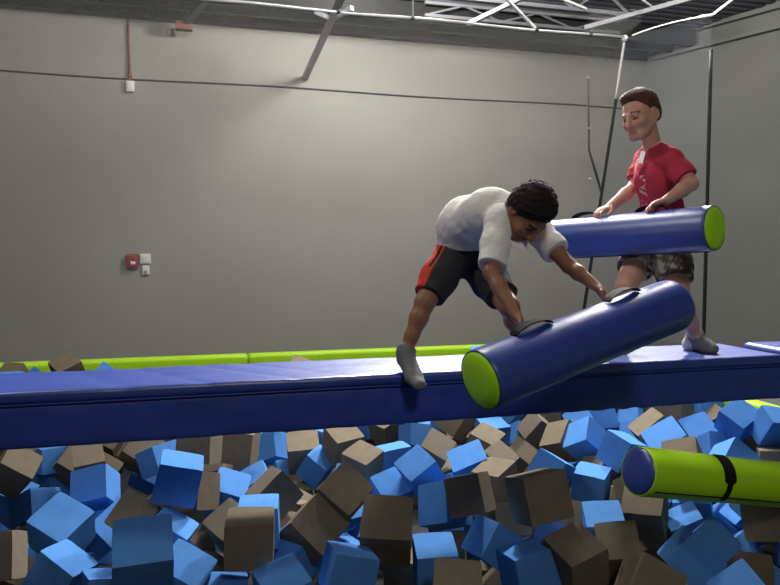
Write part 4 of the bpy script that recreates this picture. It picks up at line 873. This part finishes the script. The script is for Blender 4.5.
    dark = hit(S, 643, 169, 3.2, 4.1)[0]; stick = hit(S, 642.5, 158, 3.2, 4.1)
    def colT(V):
        c = np.tile(np.array([.50, .050, .082]), (len(V), 1)) * (1 + .05 * wav(V, 9, 12))[:, None]
        n = np.linalg.norm(V - neck0, axis=1)
        # worn white print down the front, dark block under the sticker
        dp = np.min([np.linalg.norm(V - q, axis=1) for q in strip], 0); bl = wav(V, 77, 120) + .5 * wav(V, 78, 50)
        c[(dp < .022) & (bl > .22)] = (.62, .50, .50)
        q = V - dark; c[(np.abs(q @ up) < .030) & (np.abs(q @ sx) < .020) & (np.abs(q @ fw) < .05)] = (.26, .024, .040)
        c[n < .083] = (.66, .42, .44)
        return c
    field_obj('t_shirt', S, M['cloth'], root, colT)
    S = Field(lo, hi, H); hx = unit(np.asarray(J['hipL']) - J['hipR']); u0 = unit(np.asarray(J['waist']) - pel); f0 = unit(-np.cross(u0, hx))
    S.ell(pel + u0 * .02, np.array([hx, f0, u0]), np.array([.142, .112, .11]), .03)
    for sd in 'RL': limb(S, [J['hip' + sd], lerp(J['hip' + sd], J['kn' + sd], .5), J['kn' + sd]], [.094, .094, .088], .03)
    p = S.pts(); S.g = S.g + .004 * wav(p, 51, 20)
    for sd, f in (('R', .66), ('L', .80)):
        o = lerp(J['hip' + sd], J['kn' + sd], f); d = (p - np.asarray(o, np.float32)) @ np.asarray(unit(np.asarray(J['kn' + sd]) - J['hip' + sd]), np.float32)
        m = np.linalg.norm(p - np.asarray(J['kn' + sd], np.float32), axis=-1) < .17
        mo = np.linalg.norm(p - np.asarray(J['kn' + ('L' if sd == 'R' else 'R')], np.float32), axis=-1) > np.linalg.norm(p - np.asarray(J['kn' + sd], np.float32), axis=-1)
        S.g = np.where(m & mo, np.maximum(S.g, d), S.g)
    shell(S, .008, [(lerp(J['hip' + sd], J['kn' + sd], f), .10) for sd, f in (('R', .66), ('L', .80))])
    def colC(V):
        a = wav(V, 61, 34); b = wav(V, 62, 40); c = np.tile(np.array([.20, .175, .135]), (len(V), 1))
        c[a > .15] = (.50, .46, .40); c[b > .25] = (.085, .070, .052); c[(a < -.35)] = (.12, .10, .065); return c
    field_obj('shorts', S, M['cloth'], root, colC)
    for sd, ft in (('R', ftR), ('L', ftL)):
        S = Field(np.min([J['an' + sd], *ft], 0) - .10, np.max([J['an' + sd], *ft], 0) + .13, .004)
        kn, an = np.asarray(J['kn' + sd]), np.asarray(J['an' + sd]); limb(S, [lerp(an, kn, .3), an], [.043, .038], .02); foot(S, an, *ft, 1.08, .005)
        p = S.pts(); top = lerp(an, kn, .07); S.g = np.maximum(S.g + .001 * wav(p, 4, 60), (p - np.asarray(top, np.float32)) @ np.asarray(unit(kn - an), np.float32))
        hl = np.asarray(ft[0])
        so = field_obj('sock', S, M['sock'], root)
        if sd == 'L':
            so.data.materials.append(M['sock_white'])
            for f_ in so.data.polygons:
                if np.linalg.norm(np.array(f_.center) + np.array(so.parent.location) * 0 - (hl - RT * .02)) < .058: f_.material_index = 1
    st = box((-.024, -.0012, -.034), (.024, .0012, .034)); o = obj('name_sticker', st, M['paper'], root)
    c0, yv = stick; c0 = c0 + yv * .004; zz = unit(up - yv * (up @ yv)); xx = np.cross(yv, zz)
    o.data.transform(Matrix(((xx[0], yv[0], zz[0], c0[0]), (xx[1], yv[1], zz[1], c0[1]), (xx[2], yv[2], zz[2], c0[2]), (0, 0, 0, 1))))
    return J
build_stander()


# ------------------------------------------------------------------ nets, poles, pipe
def quad_net(name, a, b, c, d, m, label, sag=.0, n=24):
    """net panel: corners a,b along the foot, c,d along the top (d above a)"""
    bm = bmesh.new(); uvl = bm.loops.layers.uv.new('UVMap'); a, b, c, d = map(Vector, (a, b, c, d))
    W = (b - a).length; H = (d - a).length; nn = (b - a).cross(d - a).normalized(); g = []
    for j in range(n + 1):
        row = []
        for i in range(n + 1):
            s, t = i / n, j / n
            p = (a * (1 - s) + b * s) * (1 - t) + (d * (1 - s) + c * s) * t
            p += nn * (sag * math.sin(PI * t) * (.6 + .4 * math.sin(s * 9)))
            row.append((bm.verts.new(p), (s * W, t * H)))
        g.append(row)
    for j in range(n):
        for i in range(n):
            q = (g[j][i], g[j][i + 1], g[j + 1][i + 1], g[j + 1][i]); f = bm.faces.new([x[0] for x in q]); f.smooth = True
            for l, x in zip(f.loops, q): l[uvl].uv = x[1]
    o = obj(name, bm, m); return tag(o, label, 'net', 'safety nets round the pit')
NY = 7.43; ct = onY(625, 38, NY); NZ = ct[2]
cb = onY(578, 346, NY); cb[2] = ZD - .03
pb = P(703, 360, 7.1); pb[2] = ZD - .03; pt = P(712, 15, 7.07)
cable_l = onY(-250, -42, NY)
net_l = onY(320, 30, NY)
nx0 = -5.4
quad_net('safety_net', (nx0, NY + .01, ZD), (*cb[:2], ZD), ct, (nx0, NY + .01, ct[2]), M['net'], 'pale see-through safety net hanging along the far side of the pit', .03)
quad_net('safety_net', cb, pb, pt, ct, M['net_grey'], 'grey see-through net panel behind the boy in red', .02)
fl = onY(588, 9, NY); fr = onY(652, 8, NY); fb = onY(590, 36, NY)
quad_net('safety_net', fb, ct, fr, fl, M['net'], 'small pale net flap above the top rail at the pit corner', .02)
t = thing('top_rail', 'thin pale pipe holding up the net along its top edge', 'pipe', (-.2, NY, NZ))
bm = bmesh.new(); tube(bm, [(x, NY - .012, NZ + .008 * math.sin(x * 3)) for x in np.linspace(-6.5, ct[0], 40)], .016, 10); obj('pipe', bm, M['galv'], t, True)
bm = bmesh.new(); bmesh.ops.create_uvsphere(bm, u_segments=16, v_segments=10, radius=.035)
for v in bm.verts: v.co += Vector(ct)
obj('end_ball', bm, M['white'], t, True)
for px in (338, 412, 536, 590):
    q = onY(px, 30, NY); bm = bmesh.new(); tube(bm, [(q[0] - .02, NY - .012, NZ), (q[0] + .02, NY - .012, NZ)], .024, 10); obj('clamp', bm, M['steel_dark'], t, True)
t = thing('net_pole', 'leaning net pole at the pit corner, pale above and black below', 'pole', cb)
bm = bmesh.new(); tube(bm, [lerp(cb, ct, f) for f in np.linspace(.80, .985, 6)], [.012, .014, .016, .016, .016, .014], 10); obj('lit_hem', bm, M['net_hem'], t, True)  # pale colour paints the lamp light on the upper net hem
bm = bmesh.new(); tube(bm, [lerp(cb, ct, f) - FH * .02 for f in np.linspace(0, .80, 8)], .019, 10); obj('lower_pole', bm, M['rope'], t, True)  # black rope, with the shade on it kept in the colour
t = thing('net_pole', 'upright black pole behind the boy in red, edging the grey net', 'pole', pb)
bm = bmesh.new(); tube(bm, [lerp(pb, pt, f) for f in np.linspace(0, .90, 10)], .018, 10); obj('post', bm, M['rope'], t, True)
bm = bmesh.new(); q0 = np.array(pb); tube(bm, [q0, q0 + ZZ * .02], .05, 14); obj('foot', bm, M['rope'], t, True)
bm = bmesh.new(); tube(bm, [lerp(ct, pt, f) + ZZ * .03 * math.sin(PI * f) for f in np.linspace(.1, 1, 12)], [.010] * 4 + [.007] * 6 + [.016] * 2, 8)
tag(obj('top_cable', bm, M['white'], None, True), 'white cable from the corner ball to the black upright pole', 'cable')
l0 = onY(588, 78, NY - .03); l1 = onY(589, 150, NY - .03); l2 = onY(591, 197, NY - .03)
t = thing('lacing_rope', 'knotted dark lacing rope down the net seam beside the leaning pole', 'rope', l2)
bm = bmesh.new(); tube(bm, [l0, lerp(l0, l1, .5), l1, lerp(cb, ct, .50)], [.010, .011, .013, .016], 8); obj('cord', bm, M['steel_dark'], t, True)
for f, px in ((0, 588), (.42, 588.5), (.85, 590)):
    q = lerp(l0, l2, f); bm = bmesh.new(); bmesh.ops.create_icosphere(bm, subdivisions=2, radius=.016)
    for v in bm.verts: v.co = Vector((v.co.x * 1.5, v.co.y, v.co.z)) + Vector(q)
    obj('knot', bm, M['net_hem'], t, True)

# ------------------------------------------------------------------ roof steel
def truss(yy, z0, x0, x1, pitch, label, m, w=.05):
    z1 = ceil_z(yy) - .03
    t = thing('roof_truss', label, 'truss', ((x0 + x1) / 2, yy, z0), 'open web roof trusses')
    obj('bottom_chord', bar(bmesh.new(), (x0, yy, z0), (x1, yy, z0), w), m, t)
    obj('top_chord', bar(bmesh.new(), (x0, yy, z1), (x1, yy, z1), w), m, t)
    x = x0; up = True
    while x + pitch < x1:
        a, b = ((x, yy, z0), (x + pitch, yy, z1)) if up else ((x, yy, z1), (x + pitch, yy, z0))
        obj('web', bar(bmesh.new(), a, b, w * .55), m, t); x += pitch; up = not up
    return t
truss(9.0, 4.12, onY(388, 0, 9.0)[0], onY(640, 0, 9.0)[0], .45, 'pale open web roof truss just above the net rail', M['steel'])
truss(9.9, 4.16, onY(425, 0, 9.9)[0], onY(620, 0, 9.9)[0], .6, 'pale roof truss farther back, showing behind the nearer one', M['steel'], .045)
def strut(name, a, b, r, m, label, cat='brace', gusset=None):
    a, b = np.asarray(a, float), np.asarray(b, float)
    t = thing(name, label, cat, a)
    bm = bmesh.new(); bar(bm, a, b, r); obj('bar', bm, m, t)
    if gusset:
        for q in gusset: obj('gusset', bar(bmesh.new(), q[0], q[1], r * .8), m, t)
    return t
def to_roof(a, b):
    a, b = np.asarray(a, float), np.asarray(b, float)
    for k in range(150):
        q = a + (b - a) * (1 + k * .02)
        if q[2] > ceil_z(q[1]) - .05: return q
    return q
a = onY(305, 78, WY - .03); b = P(334, 14, 9.0)
strut('wall_brace', a, to_roof(a, b), .075, M['steel'], 'grey diagonal brace rising from the back wall to the roof', gusset=[(lerp(a, b, .93), P(352, 8, 8.9)), (lerp(a, b, .93), P(316, 12, 9.2))])
a = P(184, 24, 10.1); b = P(209, -6, 9.4)
t = strut('wall_brace', a, to_roof(a, b), .10, M['steel_dark'], 'dark diagonal brace at the top of the wall, left of the grey one')
obj('foot_plate', box(a - [.12, .10, .10], a + [.12, .03, .02], .01), M['rust'], t)
a = onY(537, 30, NY); strut('rail_hanger', a, to_roof(a, P(505, -3, 7.6)), .028, M['white'], 'white hanger rod tied to the middle of the net rail', 'hanger')  # white on the hanger rods stands for strong lamp light on them
a = onY(586, 9, NY); strut('rail_hanger', a, to_roof(a, P(562, -1, 7.7)), .026, M['white'], 'white hanger rod at the tip of the small net flap', 'hanger')
a = onY(652, 7, NY); strut('rail_hanger', a, to_roof(a, P(640, -2, 7.8)), .02, M['white'], 'short white hanger rod over the head of the boy in red', 'hanger')
a = np.array(pt); strut('rail_hanger', a, to_roof(a, P(734, -2, 7.1)), .02, M['white'], 'white hanger rod rising from the top of the black upright pole', 'hanger')
a = P(468, 24, 8.8); b = P(520, -1, 8.4); strut('cross_brace', a, to_roof(a, b), .05, M['steel'], 'pale cross brace slanting past the roof truss', 'brace')
a = P(585, 28, 8.6); b = P(655, 8, 6.3); strut('cross_brace', a, to_roof(a, P(700, -4, 7.9)), .05, M['steel'], 'pale cross brace behind the small net flap', 'brace')
a = onY(413, 16, NY); strut('rail_hanger', a, to_roof(a, P(413, -2, 7.4)), .018, M['white'], 'upright white hanger rod tied to the net rail', 'hanger')

# ------------------------------------------------------------------ small things on the back wall
def wbox(px, py, w, h, dep, m, bev=.01):
    c = onY(px, py, WY); return box((c[0] - w / 2, WY - dep, c[2] - h / 2), (c[0] + w / 2, WY - .001, c[2] + h / 2), bev)
c = onY(132.5, 261, WY)
t = thing('fire_alarm', 'red fire alarm horn with a clear strobe on the back wall', 'fire alarm', (c[0], WY, c[2]))
obj('housing', wbox(132.5, 261, .168, .203, .08, None, .018), M['red'], t, True)
obj('grille', wbox(132.5, 257.5, .116, .07, .087, None, .008), M['red'], t, True)
obj('strobe', wbox(133.5, 263, .07, .046, .11, None, .012), M['lens'], t, True)
c = onY(145.5, 258.5, WY); t = thing('wall_plate', 'square white plate beside the red fire alarm', 'wall plate', (c[0], WY, c[2]))
obj('plate', wbox(145.5, 258.8, .156, .15, .04, None, .012), M['white'], t, True)
obj('face', wbox(145.5, 258.8, .10, .10, .048, None, .006), M['white'], t, True)
c = onY(146, 270, WY); t = thing('wall_switch', 'small white switch plate below the square white plate', 'switch', (c[0], WY, c[2]))
obj('plate', wbox(146, 270, .10, .145, .034, None, .01), M['white'], t, True)
obj('button', wbox(146, 272, .042, .046, .048, None, .006), M['grey_trim'], t, True)
c = onY(130.5, 87, WY); t = thing('junction_box', 'small white box high on the back wall under the red conduit', 'junction box', (c[0], WY, c[2]))
obj('box', wbox(130.5, 87, .11, .156, .07, None, .01), M['white'], t, True)
obj('lid', wbox(130.5, 87, .07, .10, .078, None, .006), M['white'], t, True)
ca = onY(128, 22, WY - .03); cb2 = onY(130.2, 81, WY - .03)
t = thing('conduit', 'thin red conduit dropping from the roof to the small white box', 'conduit', cb2)
bm = bmesh.new(); tube(bm, [ca + ZZ * .1, lerp(ca, cb2, .5), cb2], .016, 8); obj('pipe', bm, M['rust'], t, True)
bm = bmesh.new(); q = lerp(ca, cb2, .9); tube(bm, [q - ZZ * .05, q + ZZ * .05], .032, 10); obj('coupling', bm, M['rust'], t, True)
bm = bmesh.new(); zc = onY(300, 89, WY)[2]
tube(bm, [(x, WY - .02, zc + .012 * math.sin(x * 1.3)) for x in np.linspace(-10.5, 7.5, 60)], .011, 6)
tag(obj('wall_cable', bm, M['steel_dark'], None, True), 'thin dark cable running level across the upper back wall', 'cable')

# ------------------------------------------------------------------ light
def area(name, loc, target, size, power, col=(1, .96, .9), spread=180):
    l = bpy.data.lights.new(name, 'AREA'); l.shape = 'DISK'; l.size = size; l.energy = power; l.color = col; l.spread = math.radians(spread)
    o = bpy.data.objects.new(name, l); C.objects.link(o); o.location = loc
    o.rotation_euler = (Vector(target) - Vector(loc)).to_track_quat('-Z', 'Y').to_euler(); return o
def bay(loc, power, r=.22, col=(1, .965, .91)):
    l = bpy.data.lights.new('high_bay_lamp', 'POINT'); l.energy = power; l.shadow_soft_size = r; l.color = col
    o = bpy.data.objects.new('high_bay_lamp', l); C.objects.link(o); o.location = loc; return o
def spot(loc, target, power, ang, r=.2, col=(1, .965, .92)):
    l = bpy.data.lights.new('reflector_lamp', 'SPOT'); l.energy = power; l.shadow_soft_size = r; l.color = col; l.spot_size = math.radians(ang); l.spot_blend = .6
    o = bpy.data.objects.new('reflector_lamp', l); C.objects.link(o); o.location = loc
    o.rotation_euler = (Vector(target) - Vector(loc)).to_track_quat('-Z', 'Y').to_euler(); return o
bay((1.5, 5.0, 4.3), 290)
bay((4.6, 5.2, 4.3), 250)
bay((-2.3, 3.7, 4.3), 230)
bay((2.4, 8.4, 4.15), 380)
spot((2.75, 7.7, 4.2), (1.35, 3.3, 0), 2200, 48)
spot((5.0, 7.2, 4.2), (2.4, 3.3, 0), 1600, 75)
bay((.6, -2.3, 4.1), 270, .5)  # unseen lamp behind the camera, added as front fill
WORLD = ((1, .98, .95), .06)
EXPO = 0.0

sc = bpy.context.scene
w = bpy.data.worlds.new('hall'); sc.world = w; w.use_nodes = True
w.node_tree.nodes['Background'].inputs[0].default_value = (*WORLD[0], 1); w.node_tree.nodes['Background'].inputs[1].default_value = WORLD[1]
vs = sc.view_settings; vs.view_transform = 'Standard'; vs.look = 'None'; vs.exposure = EXPO; vs.gamma = 1; vs.use_curve_mapping = False
